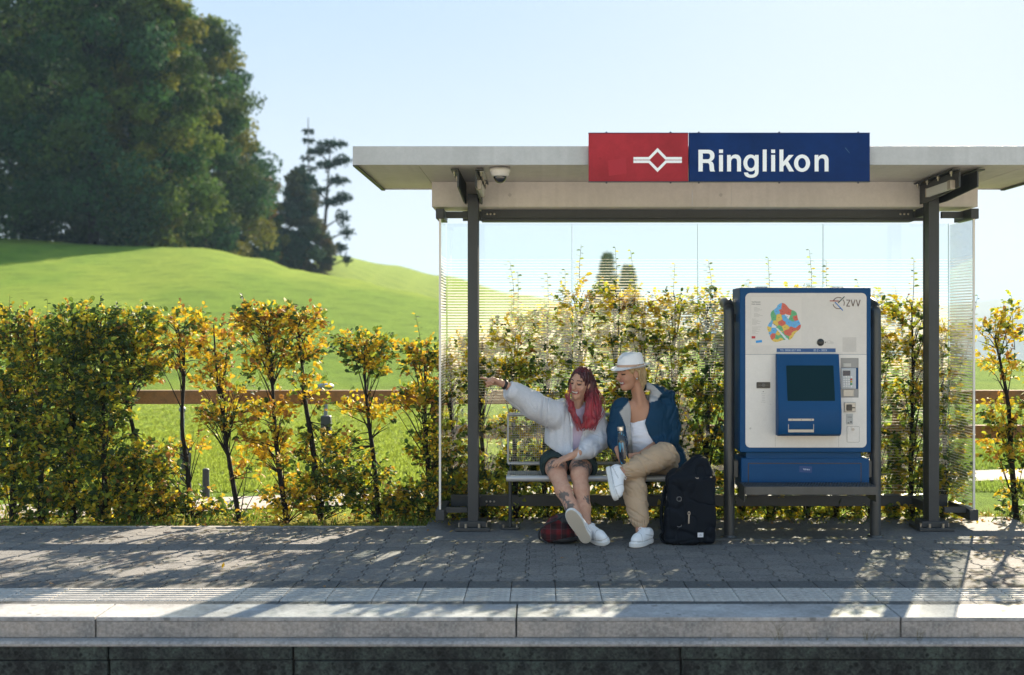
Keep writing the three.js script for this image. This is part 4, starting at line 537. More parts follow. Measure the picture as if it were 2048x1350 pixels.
// ---------------------------------------------------------------- ticket machine
{
  const T = thing('ticket_machine', 'blue and white ticket machine with screen between two steel hoops', 'ticket machine', [1.899, 0, -9.3]);
  const texPaint = grainTex(1.1, { fine: 0.015, coarse: 0.022, spots: 12, spot: 0.15, seed: 101, base: 0.94 });
  const blue = phys(rgb(0.002, 0.066, 0.195), 0.5, { map: texPaint, specularIntensity: 0.4 }), white = phys(rgb(0.82, 0.775, 0.73), 0.4, { map: texPaint }), white2 = phys(rgb(0.74, 0.69, 0.645), 0.42, { map: texPaint }), black = phys(rgb(0.012, 0.013, 0.015), 0.3), metal = std(rgb(0.36, 0.35, 0.34), 0.42, { metalness: 0.8 }), grey = std(rgb(0.30, 0.29, 0.28), 0.5), galv = std(rgb(0.085, 0.09, 0.094), 0.42, { metalness: 0.55, map: texMetal }), dim = std(rgb(0.10, 0.098, 0.092), 0.6);
  const body = part('cabinet', T);
  obj('shell', [span(-0.469, 0.469, 0.628, 1.808, -0.36, 0, 0.008)], blue, body);
  for (const x of [-0.33, 0.22]) obj('top_vent', span(x, x + 0.075, 1.8085, 1.818, -0.2, -0.1, 0.003), blue, body);
  // white front plate, upper and lower half with a fine seam
  const wR = (x0, x1, y0, y1, top) => { const s = new THREE.Shape(), r = 0.035; if (top) { s.moveTo(x0, y0); s.lineTo(x1, y0); s.lineTo(x1, y1 - r); s.absarc(x1 - r, y1 - r, r, 0, Math.PI / 2); s.lineTo(x0 + r, y1); s.absarc(x0 + r, y1 - r, r, Math.PI / 2, Math.PI); s.lineTo(x0, y0); } else { s.moveTo(x0, y1); s.lineTo(x0, y0 + r); s.absarc(x0 + r, y0 + r, r, Math.PI, Math.PI * 1.5); s.lineTo(x1 - r, y0); s.absarc(x1 - r, y0 + r, r, Math.PI * 1.5, Math.PI * 2); s.lineTo(x1, y1); } return s; };
  obj('upper_front', metreUV(extrude(wR(-0.43, 0.436, 1.3305, 1.769, true), 0.004)), white2, body).position.z = 0.001;
  const lowS = wR(-0.43, 0.436, 0.664, 1.3285, false), hole = new THREE.Path(); hole.moveTo(0.25, 1.021); hole.lineTo(0.25, 1.304); hole.lineTo(0.379, 1.304); hole.lineTo(0.379, 1.021); lowS.holes.push(hole);
  obj('lower_front', metreUV(extrude(lowS, 0.004)), white, body).position.z = 0.001;
  obj('front_seam', [span(-0.2175, -0.2165, 0.668, 0.756, 0.0052, 0.0056), span(0.236, 0.237, 0.668, 0.756, 0.0052, 0.0056)], dim, body);
  // slanted screen housing
  const h = part('screen_housing', T), prof = poly([[0, 0.757], [0, 1.329], [-0.032, 1.329], [-0.112, 0.95], [-0.115, 0.93], [-0.113, 0.81], [-0.10, 0.772], [-0.07, 0.757]]);
  obj('housing_shell', toCreasedNormals(extrude(prof, 0.437, 0.004).rotateY(Math.PI / 2).translate(-0.211, 0, 0.009), 0.5), blue, h);
  const tilt = Math.atan2(0.08, 0.379), cz = (y) => 0.041 + (1.329 - y) / 0.379 * 0.08;
  const flat = (g, y) => g.rotateX(-tilt).translate(0, y, cz(y));
  obj('screen_bezel', flat(extrude(roundRect(0.352, 0.272, 0.006), 0.003).translate(0.018, 0, 0.0005), 1.127), black, h); obj('screen', flat(extrude(roundRect(0.336, 0.254, 0.004), 0.002).translate(0.018, 0, 0.0037), 1.127), phys(rgb(0.003, 0.022, 0.03), 0.35, { specularIntensity: 0.18 }), h);
  obj('ticket_tray', [span(-0.147, 0.034, 0.864, 0.879, 0.121, 0.128), span(-0.147, 0.034, 0.783, 0.790, 0.121, 0.128), span(-0.147, -0.1435, 0.790, 0.864, 0.121, 0.1265), span(0.0305, 0.034, 0.790, 0.864, 0.121, 0.1265), span(-0.143, 0.03, 0.7905, 0.832, 0.1195, 0.1235)], metal, h); obj('tray_slot', span(-0.143, 0.03, 0.8325, 0.8635, 0.1195, 0.1225), black, h);
  for (const x of [-0.12, -0.055, 0.015]) obj('tray_screw', cyl(0.003, 0.003, 0.002, 0, 0, 0, 8).rotateX(Math.PI / 2).translate(x, 0.8715, 0.129), black, h);
  // payment recess with keypad
  const p = part('payment_recess', T);
  obj('recess_lining', [span(0.25, 0.252, 1.021, 1.304, -0.05, 0.004), span(0.377, 0.379, 1.021, 1.304, -0.05, 0.004), span(0.2525, 0.3765, 1.302, 1.304, -0.05, 0.004), span(0.2525, 0.3765, 1.021, 1.023, -0.05, 0.004), span(0.2525, 0.3765, 1.2345, 1.3015, 0.0003, 0.002), span(0.2525, 0.3765, 1.0235, 1.082, 0.0003, 0.002)], grey, p);
  obj('terminal', span(0.2525, 0.36, 1.083, 1.232, 0.0006, 0.012, 0.004), std(rgb(0.45, 0.47, 0.50), 0.4), p); obj('terminal_display', span(0.266, 0.318, 1.178, 1.214, 0.0125, 0.015), phys(rgb(0.01, 0.02, 0.05), 0.2), p); obj('contactless_plate', span(0.27, 0.345, 1.03, 1.078, 0.0025, 0.006, 0.002), metal, p); obj('reader_lamp', span(0.27, 0.325, 1.24, 1.266, 0.0025, 0.006, 0.002), std(rgb(0.5, 0.48, 0.45), 0.5), p);
  const keyM = std(rgb(0.72, 0.72, 0.72), 0.5), kc = [std(rgb(0.5, 0.03, 0.02), 0.5), std(rgb(0.55, 0.4, 0.03), 0.5), std(rgb(0.03, 0.3, 0.1), 0.5)];
  for (let r = 0; r < 5; r++) for (let c = 0; c < 4; c++) obj('key', box(0.0135, 0.0115, 0.006, 0.272 + c * 0.0175, 1.168 - r * 0.0165, 0.0155, 0.002), c === 3 && r > 0 && r < 4 ? kc[r - 1] : keyM, p);
  // card and coin slots, flap, small plates
  obj('card_reader', [span(0.275, 0.358, 0.918, 0.989, 0.006, 0.014, 0.004)], metal, T); obj('card_slot', [span(0.29, 0.33, 0.928, 0.972, 0.0145, 0.022, 0.006), span(0.31, 0.352, 0.946, 0.953, 0.0147, 0.019)], black, T);
  obj('card_pictogram', span(0.292, 0.338, 0.83, 0.905, 0.0055, 0.008, 0.002), std(rgb(0.42, 0.42, 0.41), 0.5), T); obj('pictogram_mark', [span(0.30, 0.312, 0.836, 0.844, 0.0083, 0.009), span(0.318, 0.33, 0.842, 0.852, 0.0083, 0.009), span(0.30, 0.33, 0.88, 0.884, 0.0083, 0.009)], dim, T);
  { const f = part('service_flap', T); obj('flap', extrude(roundRect(0.086, 0.111, 0.007), 0.003).translate(0.34, 0.7585, 0.0056), white, f); const s = roundRect(0.090, 0.115, 0.009); s.holes.push(roundRect(0.0868, 0.1118, 0.0075)); obj('flap_gap', extrude(s, 0.001).translate(0.34, 0.7585, 0.0056), dim, f); obj('lock', [cyl(0.0095, 0.0095, 0.008, 0, 0, 0, 16).rotateX(Math.PI / 2).translate(0.338, 0.795, 0.0125)], metal, f); }
  { const f = part('coin_slot', T); obj('slot_plate', extrude(roundRect(0.098, 0.044, 0.006), 0.003).translate(-0.302, 1.11, 0.0056), black, f); obj('slot_mouth', [cyl(0.012, 0.012, 0.006, 0, 0, 0, 16).rotateX(Math.PI / 2).translate(-0.302, 1.11, 0.012), span(-0.338, -0.266, 1.108, 1.112, 0.009, 0.011)], dim, f); }
  obj('slot_arrow', extrude(poly([[-0.006, 0], [0.006, 0], [0, 0.006]]), 0.0006).translate(-0.302, 1.062, 0.0055), black, T);
  obj('slot_label', [0.988, 1.0, 1.012, 1.024, 1.036, 1.048].map((y, i) => box(i === 5 || i === 0 ? 0.032 : 0.022, 0.0022, 0.0006, -0.302, y, 0.0056)), std(rgb(0.42, 0.40, 0.38), 0.7), T).userData.kind = 'stuff';
  { const f = part('push_button', T); obj('button', [new THREE.SphereGeometry(0.0235, 20, 10).scale(1, 1, 0.35).translate(0.107, 1.416, 0.008)], black, f); obj('collar', new THREE.TorusGeometry(0.0235, 0.003, 8, 28).translate(0.107, 1.416, 0.007), dim, f); obj('arrow', extrude(poly([[0.137, 1.416], [0.146, 1.409], [0.146, 1.423]]), 0.0006).translate(0, 0, 0.0055), black, f); const cn = std(rgb(0.42, 0.40, 0.38), 0.6); obj('coin_symbol', [new THREE.TorusGeometry(0.012, 0.0009, 6, 24).translate(0.168, 1.419, 0.0055), new THREE.TorusGeometry(0.008, 0.0009, 6, 24).translate(0.19, 1.412, 0.0055)], cn, f); }
  { const dots = []; for (let i = 0; i < 13; i++) for (let j = 0; j < 13; j++) dots.push(new THREE.CircleGeometry(0.0021, 6).translate(0.268 + i * 0.0076, 1.353 + j * 0.0079, 0.0056)); obj('speaker_hole', dots, std(rgb(0.16, 0.15, 0.14), 0.8), T).userData.kind = 'stuff'; }
  // line emblem and letters
  { const L = part('operator_emblem', T), gb = std(rgb(0.16, 0.115, 0.10), 0.5), X = 0.236, Y = 1.697, arc = (a, b) => { const s = new THREE.Shape(); s.absarc(0, 0, 0.0435, a, b, false); s.absarc(0, 0, 0.0375, b, a, true); return extrude(s, 0.0008).translate(X, Y, 0.0055); };
    obj('emblem_ring', [arc(-0.45, 0.62), arc(1.05, 2.72), arc(3.35, 5.15)], gb, L);
    const stroke = (x0, y0, x1, y1, w, dz = 0) => { const a = Math.atan2(y1 - y0, x1 - x0), l = Math.hypot(x1 - x0, y1 - y0); return box(l, w, 0.0008, 0, 0, 0).rotateZ(a).translate((x0 + x1) / 2, (y0 + y1) / 2, 0.0062 + dz); };
    obj('red_stroke', stroke(0.172, 1.712, 0.237, 1.712, 0.0065, 0.0008), std(rgb(0.30, 0.03, 0.03), 0.5), L); obj('green_stroke', stroke(0.232, 1.697, 0.278, 1.744, 0.006, 0.0016), std(rgb(0.03, 0.07, 0.06), 0.5), L); obj('blue_stroke', stroke(0.209, 1.704, 0.266, 1.644, 0.0065, 0.0024), std(rgb(0.01, 0.17, 0.50), 0.5), L);
    const t = 0.0062, Z = (x) => [stroke(x, 1.718, x + 0.026, 1.718, t), stroke(x + 0.024, 1.716, x + 0.002, 1.677, t, 0.0008), stroke(x, 1.675, x + 0.026, 1.675, t)], Vv = (x) => [stroke(x, 1.721, x + 0.014, 1.674, t), stroke(x + 0.028, 1.721, x + 0.014, 1.674, t, 0.0008)];
    obj('letter', Z(0.292), gb, L); obj('letter', Vv(0.325), gb, L); obj('letter', Vv(0.362), gb, L); }
  // fare zone print and number strip (flat print)
  const canvasTex = (w, h, draw) => { const c = document.createElement('canvas'); c.width = w; c.height = h; draw(c.getContext('2d'), w, h); const t = new THREE.CanvasTexture(c); t.colorSpace = THREE.SRGBColorSpace; t.magFilter = THREE.LinearFilter; return t; };
  const mapT = canvasTex(768, 740, (c, w, h) => {
    c.fillStyle = '#d6cfc8'; c.fillRect(0, 0, w, h); c.strokeStyle = '#c9c2ba'; c.lineWidth = 4; c.strokeRect(3, 3, w - 6, h - 6);
    c.fillStyle = '#57504b'; c.font = 'bold 26px sans-serif'; c.fillText('Tarifzonen', 14, 92); c.fillText('Fare zones', 14, 124);
    c.fillStyle = '#a49c95'; for (let i = 0; i < 24; i++) { const y = 165 + i * 17; if (i === 4 || i === 9 || i === 16) continue; c.fillRect(i < 10 ? 50 : 20, y, 50 + (i * 37) % 90, 4); }
    c.fillStyle = '#b5383c'; c.fillRect(14, 592, 56, 36); c.save(); c.translate(76, 660); c.rotate(-0.12); c.fillStyle = '#2f93d8'; c.fillRect(0, 0, 92, 36); c.restore();
    // zones: cells grown round seeds inside a lobed outline
    const r = RNG(17), cols = ['#cc6252', '#dab957', '#63a8d8', '#62aa78'], S = []; const inside = (x, y) => { const a = Math.atan2(y - 390, x - 478), q = Math.hypot((x - 478) / 1.0, (y - 390) / 1.22), R = 240 + 20 * Math.sin(a * 3 + 1) + 14 * Math.sin(a * 7) - (a < -1.9 || a > 2.9 ? 10 : 0) - 30 * Math.max(0, Math.cos(a + 2.2)); return q < R; };
    for (let k = 0; k < 4000 && S.length < 110; k++) { const x = 200 + r() * 560, y = 40 + r() * 690; if (inside(x, y) && S.every((s) => Math.hypot(s[0] - x, s[1] - y) > 62)) S.push([x, y, S.length % 4]); }
    S.push([352, 425, 4], [548, 300, 4]);
    const W = 384, Hh = 370, img = []; for (let j = 0; j < Hh; j++) for (let i = 0; i < W; i++) { const x = i * 2, y = j * 2; if (!inside(x, y)) continue; const wx = x + 9 * noise3(x * 0.03, y * 0.03, 1), wy = y + 9 * noise3(x * 0.03, y * 0.03, 5); let b = 1e9, b2 = 1e9, who = null; for (const s of S) { const d = (s[0] - wx) ** 2 + (s[1] - wy) ** 2; if (d < b) { b2 = b; b = d; who = s; } else if (d < b2) b2 = d; } const lake = Math.abs(x - (395 + (y - 480) * 0.9)) < 15 + (y - 480) * 0.05 && y > 470 && y < 660; c.fillStyle = lake ? '#cfd8de' : who[2] === 4 ? '#d9dade' : cols[who[2]]; if (!lake && Math.sqrt(b2) - Math.sqrt(b) < 1.6) c.fillStyle = '#8d8a80'; c.fillRect(x, y, 2, 2); }
    c.fillStyle = '#4a4a48'; for (const s of S) c.fillRect(s[0] - 8, s[1] - 3, 16, 5);
  });
  obj('zone_map', new THREE.PlaneGeometry(0.368, 0.354).translate(-0.209, 1.567, 0.0058), std(rgb(1, 1, 1), 0.6, { map: mapT }), T);
  const stripT = canvasTex(1024, 64, (c, w, h) => { c.fillStyle = '#1d4f86'; c.fillRect(0, 0, w, h); c.fillStyle = '#d4dbe4'; c.font = '46px sans-serif'; c.fillText('TEL 0800 007 999', 60, 49); c.fillText('ID 2 – 3029', 640, 49); });
  obj('number_strip', new THREE.PlaneGeometry(0.422, 0.027).translate(0.004, 1.3595, 0.0058), std(rgb(1, 1, 1), 0.5, { map: stripT }), T);
  const smallT = canvasTex(256, 128, (c, w, h) => { c.fillStyle = '#0d3f77'; c.fillRect(0, 0, w, h); c.fillStyle = '#cfd8e2'; c.font = 'bold 40px sans-serif'; c.save(); c.translate(72, 78); c.rotate(0.04); c.fillText('12518-1', 0, 0); c.restore(); });
  // pedestal with drawer and grated step
  const b = part('pedestal', T); obj('neck', span(-0.42, 0.404, 0.586, 0.6275, -0.33, -0.03), blue, b); obj('pedestal_box', span(-0.455, 0.462, 0.36, 0.585, -0.34, -0.022, 0.004), blue, b); obj('drawer_front', span(-0.402, 0.40, 0.38, 0.545, -0.0215, -0.017, 0.003), blue, b); obj('drawer_gap', [span(-0.408, 0.406, 0.5455, 0.551, -0.0215, -0.0205), span(-0.408, -0.4025, 0.38, 0.545, -0.0215, -0.0205), span(0.4005, 0.406, 0.38, 0.545, -0.0215, -0.0205)], black, b); obj('number_sticker', new THREE.PlaneGeometry(0.09, 0.045).rotateZ(-0.04).translate(0.005, 0.506, -0.0155), std(rgb(1, 1, 1), 0.5, { map: smallT }), b);
  const st = part('step', T); obj('step_tray', [span(-0.465, 0.45, 0.352, 0.412, 0.205, 0.222, 0.004), span(-0.465, 0.45, 0.395, 0.411, -0.02, 0.204), span(-0.47, -0.4655, 0.30, 0.412, -0.05, 0.215), span(0.4505, 0.455, 0.30, 0.412, -0.05, 0.215)], galv, st);
  { const teeth = []; for (let j = 0; j < 6; j++) for (let i = 0; i < 44; i++) teeth.push(new THREE.ConeGeometry(0.0085, 0.007, 6).translate(-0.45 + (i + (j % 2) * 0.5) * 0.0205, 0.415, 0.015 + j * 0.036)); obj('grip_teeth', teeth, galv, st).userData.kind = 'stuff'; }
  // steel hoops on both sides
  for (const x of [-0.528, 0.532]) { const hoop = part('side_hoop', T); obj('hoop_tube', pipe([V(x, 0.02, -0.12), V(x, 0.8, -0.12), V(x, 1.55, -0.12), V(x, 1.66, -0.15), V(x, 1.70, -0.22), V(x, 1.705, -0.30), V(x, 1.705, -0.36)], 0.0395, 80, 16), galv, hoop); obj('foot_flange', cyl(0.055, 0.06, 0.014, x, 0.014, -0.12, 20), galv, hoop); obj('fixing_arm', span(Math.min(x * 0.96, x * 0.885), Math.max(x * 0.96, x * 0.885), 1.56, 1.62, -0.30, -0.2), galv, hoop); obj('fixing_arm', span(Math.min(x * 0.96, x * 0.885), Math.max(x * 0.96, x * 0.885), 0.44, 0.56, -0.25, -0.1), galv, hoop); }
}

// ---------------------------------------------------------------- wire mesh bench
{
  const B = thing('mesh_bench', 'grey wire mesh bench with backrest inside the shelter', 'bench', [0.37, 0, -9.8]);
  const wire = std(rgb(0.34, 0.345, 0.355), 0.45, { metalness: 0.35 }), tube = std(rgb(0.44, 0.445, 0.46), 0.4, { metalness: 0.3 }), legM = std(rgb(0.05, 0.055, 0.06), 0.5, { metalness: 0.4 });
  const L = 0.615, seat = part('seat', B), back = part('backrest', B), w = 0.0022;
  obj('front_tube', pipe([V(-L - 0.002, 0.415, 0.27), V(0, 0.415, 0.27), V(L + 0.002, 0.415, 0.27)], 0.0225, 4, 16), tube, seat); obj('rear_tube', pipe([V(-L, 0.41, -0.14), V(0, 0.41, -0.14), V(L, 0.41, -0.14)], 0.013, 4, 10), tube, seat); obj('side_bar', [span(-L, -L + 0.012, 0.405, 0.417, -0.14, 0.27), span(L - 0.012, L, 0.405, 0.417, -0.14, 0.27)], tube, seat);
  const sw = []; for (let x = -L + 0.02; x < L; x += 0.0165) sw.push(box(w, w, 0.40, x, 0.4275, 0.065)); for (let z = -0.13; z < 0.27; z += 0.034) sw.push(box(2 * L, w, w, 0, 0.4248, z)); obj('seat_wire', sw, wire, seat).userData.kind = 'stuff';
  const by0 = 0.478, by1 = 0.852, bz = (y) => -0.17 - (y - by0) * 0.12;
  obj('back_frame', [pipe([V(-L, by0, bz(by0)), V(0, by0, bz(by0)), V(L, by0, bz(by0))], 0.0135, 4, 10), pipe([V(-L, by1, bz(by1)), V(0, by1, bz(by1)), V(L, by1, bz(by1))], 0.0135, 4, 10), rod(V(-L, by0, bz(by0)), V(-L, by1, bz(by1)), 0.009), rod(V(L, by0, bz(by0)), V(L, by1, bz(by1)), 0.009), rod(V(0, by0, bz(by0)), V(0, by1, bz(by1)), 0.009)], tube, back);
  const bw = []; for (let x = -L + 0.02; x < L; x += 0.0165) bw.push(rod(V(x, by0, bz(by0)), V(x, by1, bz(by1)), w * 0.55, w * 0.55, 4)); for (let y = by0 + 0.017; y < by1; y += 0.017) bw.push(box(2 * L, w, w, 0, y, bz(y) + 0.0025)); obj('back_wire', bw, wire, back).userData.kind = 'stuff';
  for (const x of [-L + 0.02, L - 0.02]) { const l = part('leg', B); obj('upright', [rod(V(x, 0.02, 0), V(x, 0.40, 0), 0.014, 0.014, 10), span(x - 0.012, x + 0.012, 0.385, 0.404, -0.16, 0.25), rod(V(x, 0.39, -0.14), V(x, 0.49, -0.172), 0.01)], legM, l); obj('foot_plate', [span(x - 0.07, x + 0.07, 0.008, 0.02, -0.06, 0.06, 0.003)], legM, l); for (const s of [-1, 1]) obj('foot_bolt', cyl(0.008, 0.008, 0.02, x + s * 0.05, 0.028, 0.03, 6), bolt, l); }
}

// ---------------------------------------------------------------- distance-field modelling for bodies, clothes and bags
const sub3 = (a, b) => [a[0] - b[0], a[1] - b[1], a[2] - b[2]];
class Field {
  constructor() { this.ops = []; this.min = [1e9, 1e9, 1e9]; this.max = [-1e9, -1e9, -1e9]; }
  grow(p, r) { for (let i = 0; i < 3; i++) { this.min[i] = Math.min(this.min[i], p[i] - r); this.max[i] = Math.max(this.max[i], p[i] + r); } }
  put(f, k, cut) { this.ops.push([f, k, cut]); return this; }
  cap(a, b, ra, rb, k = 0.03) { const d = sub3(b, a), L = d[0] * d[0] + d[1] * d[1] + d[2] * d[2] || 1e-9; this.grow(a, ra); this.grow(b, rb); return this.put((x, y, z) => { const px = x - a[0], py = y - a[1], pz = z - a[2]; let t = (px * d[0] + py * d[1] + pz * d[2]) / L; t = t < 0 ? 0 : t > 1 ? 1 : t; return Math.hypot(px - d[0] * t, py - d[1] * t, pz - d[2] * t) - (ra + (rb - ra) * t); }, k); }
  chain(pts, k = 0.03) { for (let i = 0; i < pts.length - 1; i++) this.cap(pts[i].slice(0, 3), pts[i + 1].slice(0, 3), pts[i][3], pts[i + 1][3], k); return this; }
  static ellF(c, r, ax) { return (x, y, z) => { let a = x - c[0], b = y - c[1], e = z - c[2]; if (ax) [a, b, e] = [a * ax[0].x + b * ax[0].y + e * ax[0].z, a * ax[1].x + b * ax[1].y + e * ax[1].z, a * ax[2].x + b * ax[2].y + e * ax[2].z]; const k0 = Math.hypot(a / r[0], b / r[1], e / r[2]), k1 = Math.hypot(a / (r[0] * r[0]), b / (r[1] * r[1]), e / (r[2] * r[2])); return k1 < 1e-6 ? -Math.min(...r) : k0 * (k0 - 1) / k1; }; }
  ell(c, r, k = 0.03, ax) { this.grow(c, Math.max(...r)); return this.put(Field.ellF(c, r, ax), k); }
  cut(f, k = 0.01) { return this.put(f, k, true); }
  warp(fn) { this.fold = fn; return this; }
  at(x, y, z) { let d = 1e9; for (const [f, k, cut] of this.ops) { const e = f(x, y, z); if (cut) { const h = clamp(0.5 - 0.5 * (e + d) / k); d = d + (-e - d) * h + k * h * (1 - h); } else if (d > 1e8) d = e; else { const h = clamp(0.5 + 0.5 * (e - d) / k); d = e + (d - e) * h - k * h * (1 - h); } } return this.fold && Math.abs(d) < 0.05 ? d + this.fold(x, y, z) : d; }
  // naive surface nets
  mesh(cell, colour, pad = 0.03) {
    const lo = this.min.map((v) => v - pad), n = this.max.map((v, i) => Math.ceil((v + pad - lo[i]) / cell) + 1), [nx, ny, nz] = n, D = new Float32Array(nx * ny * nz), id = new Int32Array(nx * ny * nz).fill(-1), P = [], I = [], at = (i, j, k) => (k * ny + j) * nx + i;
    for (let k = 0; k < nz; k++) for (let j = 0; j < ny; j++) for (let i = 0; i < nx; i++) D[at(i, j, k)] = this.at(lo[0] + i * cell, lo[1] + j * cell, lo[2] + k * cell);
    const E = [[0, 1], [2, 3], [4, 5], [6, 7], [0, 2], [1, 3], [4, 6], [5, 7], [0, 4], [1, 5], [2, 6], [3, 7]];
    for (let k = 0; k < nz - 1; k++) for (let j = 0; j < ny - 1; j++) for (let i = 0; i < nx - 1; i++) {
      const v = []; let m = 0; for (let q = 0; q < 8; q++) { const e = D[at(i + (q & 1), j + ((q >> 1) & 1), k + (q >> 2))]; v.push(e); if (e < 0) m++; } if (m === 0 || m === 8) continue;
      let sx = 0, sy = 0, sz = 0, c = 0; for (const [a, b] of E) if ((v[a] < 0) !== (v[b] < 0)) { const t = v[a] / (v[a] - v[b]); sx += (a & 1) + ((b & 1) - (a & 1)) * t; sy += ((a >> 1) & 1) + (((b >> 1) & 1) - ((a >> 1) & 1)) * t; sz += (a >> 2) + ((b >> 2) - (a >> 2)) * t; c++; }
      id[at(i, j, k)] = P.length / 3; P.push(lo[0] + (i + sx / c) * cell, lo[1] + (j + sy / c) * cell, lo[2] + (k + sz / c) * cell);
    }
    const quad = (a, b, c, d, flip) => { if (a < 0 || b < 0 || c < 0 || d < 0) return; flip ? I.push(a, c, b, b, c, d) : I.push(a, b, c, b, d, c); };
    for (let k = 1; k < nz - 1; k++) for (let j = 1; j < ny - 1; j++) for (let i = 1; i < nx - 1; i++) {
      const s = D[at(i, j, k)] < 0;
      if (s !== D[at(i + 1, j, k)] < 0) quad(id[at(i, j - 1, k - 1)], id[at(i, j, k - 1)], id[at(i, j - 1, k)], id[at(i, j, k)], !s);
      if (s !== D[at(i, j + 1, k)] < 0) quad(id[at(i - 1, j, k - 1)], id[at(i, j, k - 1)], id[at(i - 1, j, k)], id[at(i, j, k)], s);
      if (s !== D[at(i, j, k + 1)] < 0) quad(id[at(i - 1, j - 1, k)], id[at(i, j - 1, k)], id[at(i - 1, j, k)], id[at(i, j, k)], !s);
    }
    const N = [], C = [], h = cell * 0.6; for (let q = 0; q < P.length; q += 3) { const [x, y, z] = [P[q], P[q + 1], P[q + 2]]; const nv = V(this.at(x + h, y, z) - this.at(x - h, y, z), this.at(x, y + h, z) - this.at(x, y - h, z), this.at(x, y, z + h) - this.at(x, y, z - h)).normalize(); N.push(nv.x, nv.y, nv.z); if (colour) C.push(...colour(x, y, z, nv)); }
    const g = new THREE.BufferGeometry(); g.setAttribute('position', new THREE.Float32BufferAttribute(P, 3)); g.setAttribute('normal', new THREE.Float32BufferAttribute(N, 3)); if (colour) g.setAttribute('color', new THREE.Float32BufferAttribute(C, 3)); g.setIndex(I); return g;
  }
}
const inPoly = (pts, x, y) => { let c = false; for (let i = 0, j = pts.length - 1; i < pts.length; j = i++) { const [a, b] = pts[i], [d, e] = pts[j]; if ((b > y) !== (e > y) && x < (d - a) * (y - b) / (e - b) + a) c = !c; } return c; };
const polyDist = (pts, x, y) => { let d = 1e9; for (let i = 0, j = pts.length - 1; i < pts.length; j = i++) { const ex = pts[j][0] - pts[i][0], ey = pts[j][1] - pts[i][1], wx = x - pts[i][0], wy = y - pts[i][1], t = clamp((wx * ex + wy * ey) / (ex * ex + ey * ey)); d = Math.min(d, Math.hypot(wx - ex * t, wy - ey * t)); } return inPoly(pts, x, y) ? -d : d; };
function basis(F, U) { const f = F.clone().normalize(), r = U.clone().cross(f).normalize(), u = f.clone().cross(r); return [r, u, f]; }
// head: face forward along the third axis
function headField(c, ax, s = 1) {
  const H = new Field(), w = (x, y, z) => { const p = V(...c).addScaledVector(ax[0], x * s).addScaledVector(ax[1], y * s).addScaledVector(ax[2], z * s); return [p.x, p.y, p.z]; }, e = (x, y, z, a, b, d, k) => H.ell(w(x, y, z), [a * s, b * s, d * s], k, ax);
  H.loc = (x, y, z) => { const p = V(x - c[0], y - c[1], z - c[2]); return [p.dot(ax[0]) / s, p.dot(ax[1]) / s, p.dot(ax[2]) / s]; }; H.w = w;
  e(0, 0.035, -0.012, 0.072, 0.083, 0.092, 0.02); e(0, -0.03, 0.022, 0.055, 0.087, 0.066, 0.03); e(0, -0.095, 0.058, 0.024, 0.02, 0.022, 0.03);
  for (const q of [-1, 1]) { e(q * 0.035, -0.026, 0.060, 0.026, 0.026, 0.024, 0.02); e(q * 0.073, -0.006, -0.008, 0.010, 0.031, 0.02, 0.006); e(q * 0.010, -0.024, 0.098, 0.008, 0.007, 0.009, 0.006); }
  H.cap(w(-0.034, 0.029, 0.076), w(0.034, 0.029, 0.076), 0.011 * s, 0.011 * s, 0.02); H.cap(w(0, 0.022, 0.086), w(0, -0.021, 0.107), 0.007 * s, 0.012 * s, 0.012);
  for (const q of [-1, 1]) H.cut(Field.ellF(w(q * 0.031, 0.008, 0.1), [0.018 * s, 0.009 * s, 0.018 * s], ax), 0.012);
  for (const q of [-1, 1]) e(q * 0.031, 0.007, 0.0765, 0.0125, 0.0105, 0.011, 0.003);
  H.cut((x, y, z) => { const [a, b, d] = H.loc(x, y, z), yy = b + 0.062 - a * a * 9; return (Math.hypot(a / 0.029, yy / 0.0095, (d - 0.094) / 0.022) - 1) * 0.0095; }, 0.004);
  e(0, -0.055, 0.070, 0.025, 0.0075, 0.013, 0.002);
  return H;
}
function faceColour(H, skin, lip, brow) {
  return (x, y, z) => { const [a, b, d] = H.loc(x, y, z), yy = b + 0.061 - a * a * 9, q = Math.abs(a); let c = skin;
    if (d > 0.045) {
      const blush = Math.exp(-(((q - 0.036) / 0.016) ** 2 + ((b + 0.026) / 0.016) ** 2)); c = [lerp(c[0], c[0] * 1.06, blush), lerp(c[1], c[1] * 0.84, blush), lerp(c[2], c[2] * 0.84, blush)];
      if (q < 0.034 && Math.abs(yy) < 0.015) c = lip; if (q < 0.0255 && yy > -0.004 && yy < 0.0075) c = [0.78, 0.75, 0.70]; else if (q < 0.026 && yy > -0.009 && yy <= -0.004) c = [0.10, 0.02, 0.02];
      if (q > 0.013 && q < 0.048 && Math.abs(b - 0.0305 - (0.006 - ((q - 0.033) / 0.02) ** 2 * 0.005)) < 0.0034) c = brow; if (q > 0.017 && q < 0.046 && Math.abs(b - 0.0075) < 0.0052) c = [0.035, 0.022, 0.018];
    } return c; };
}
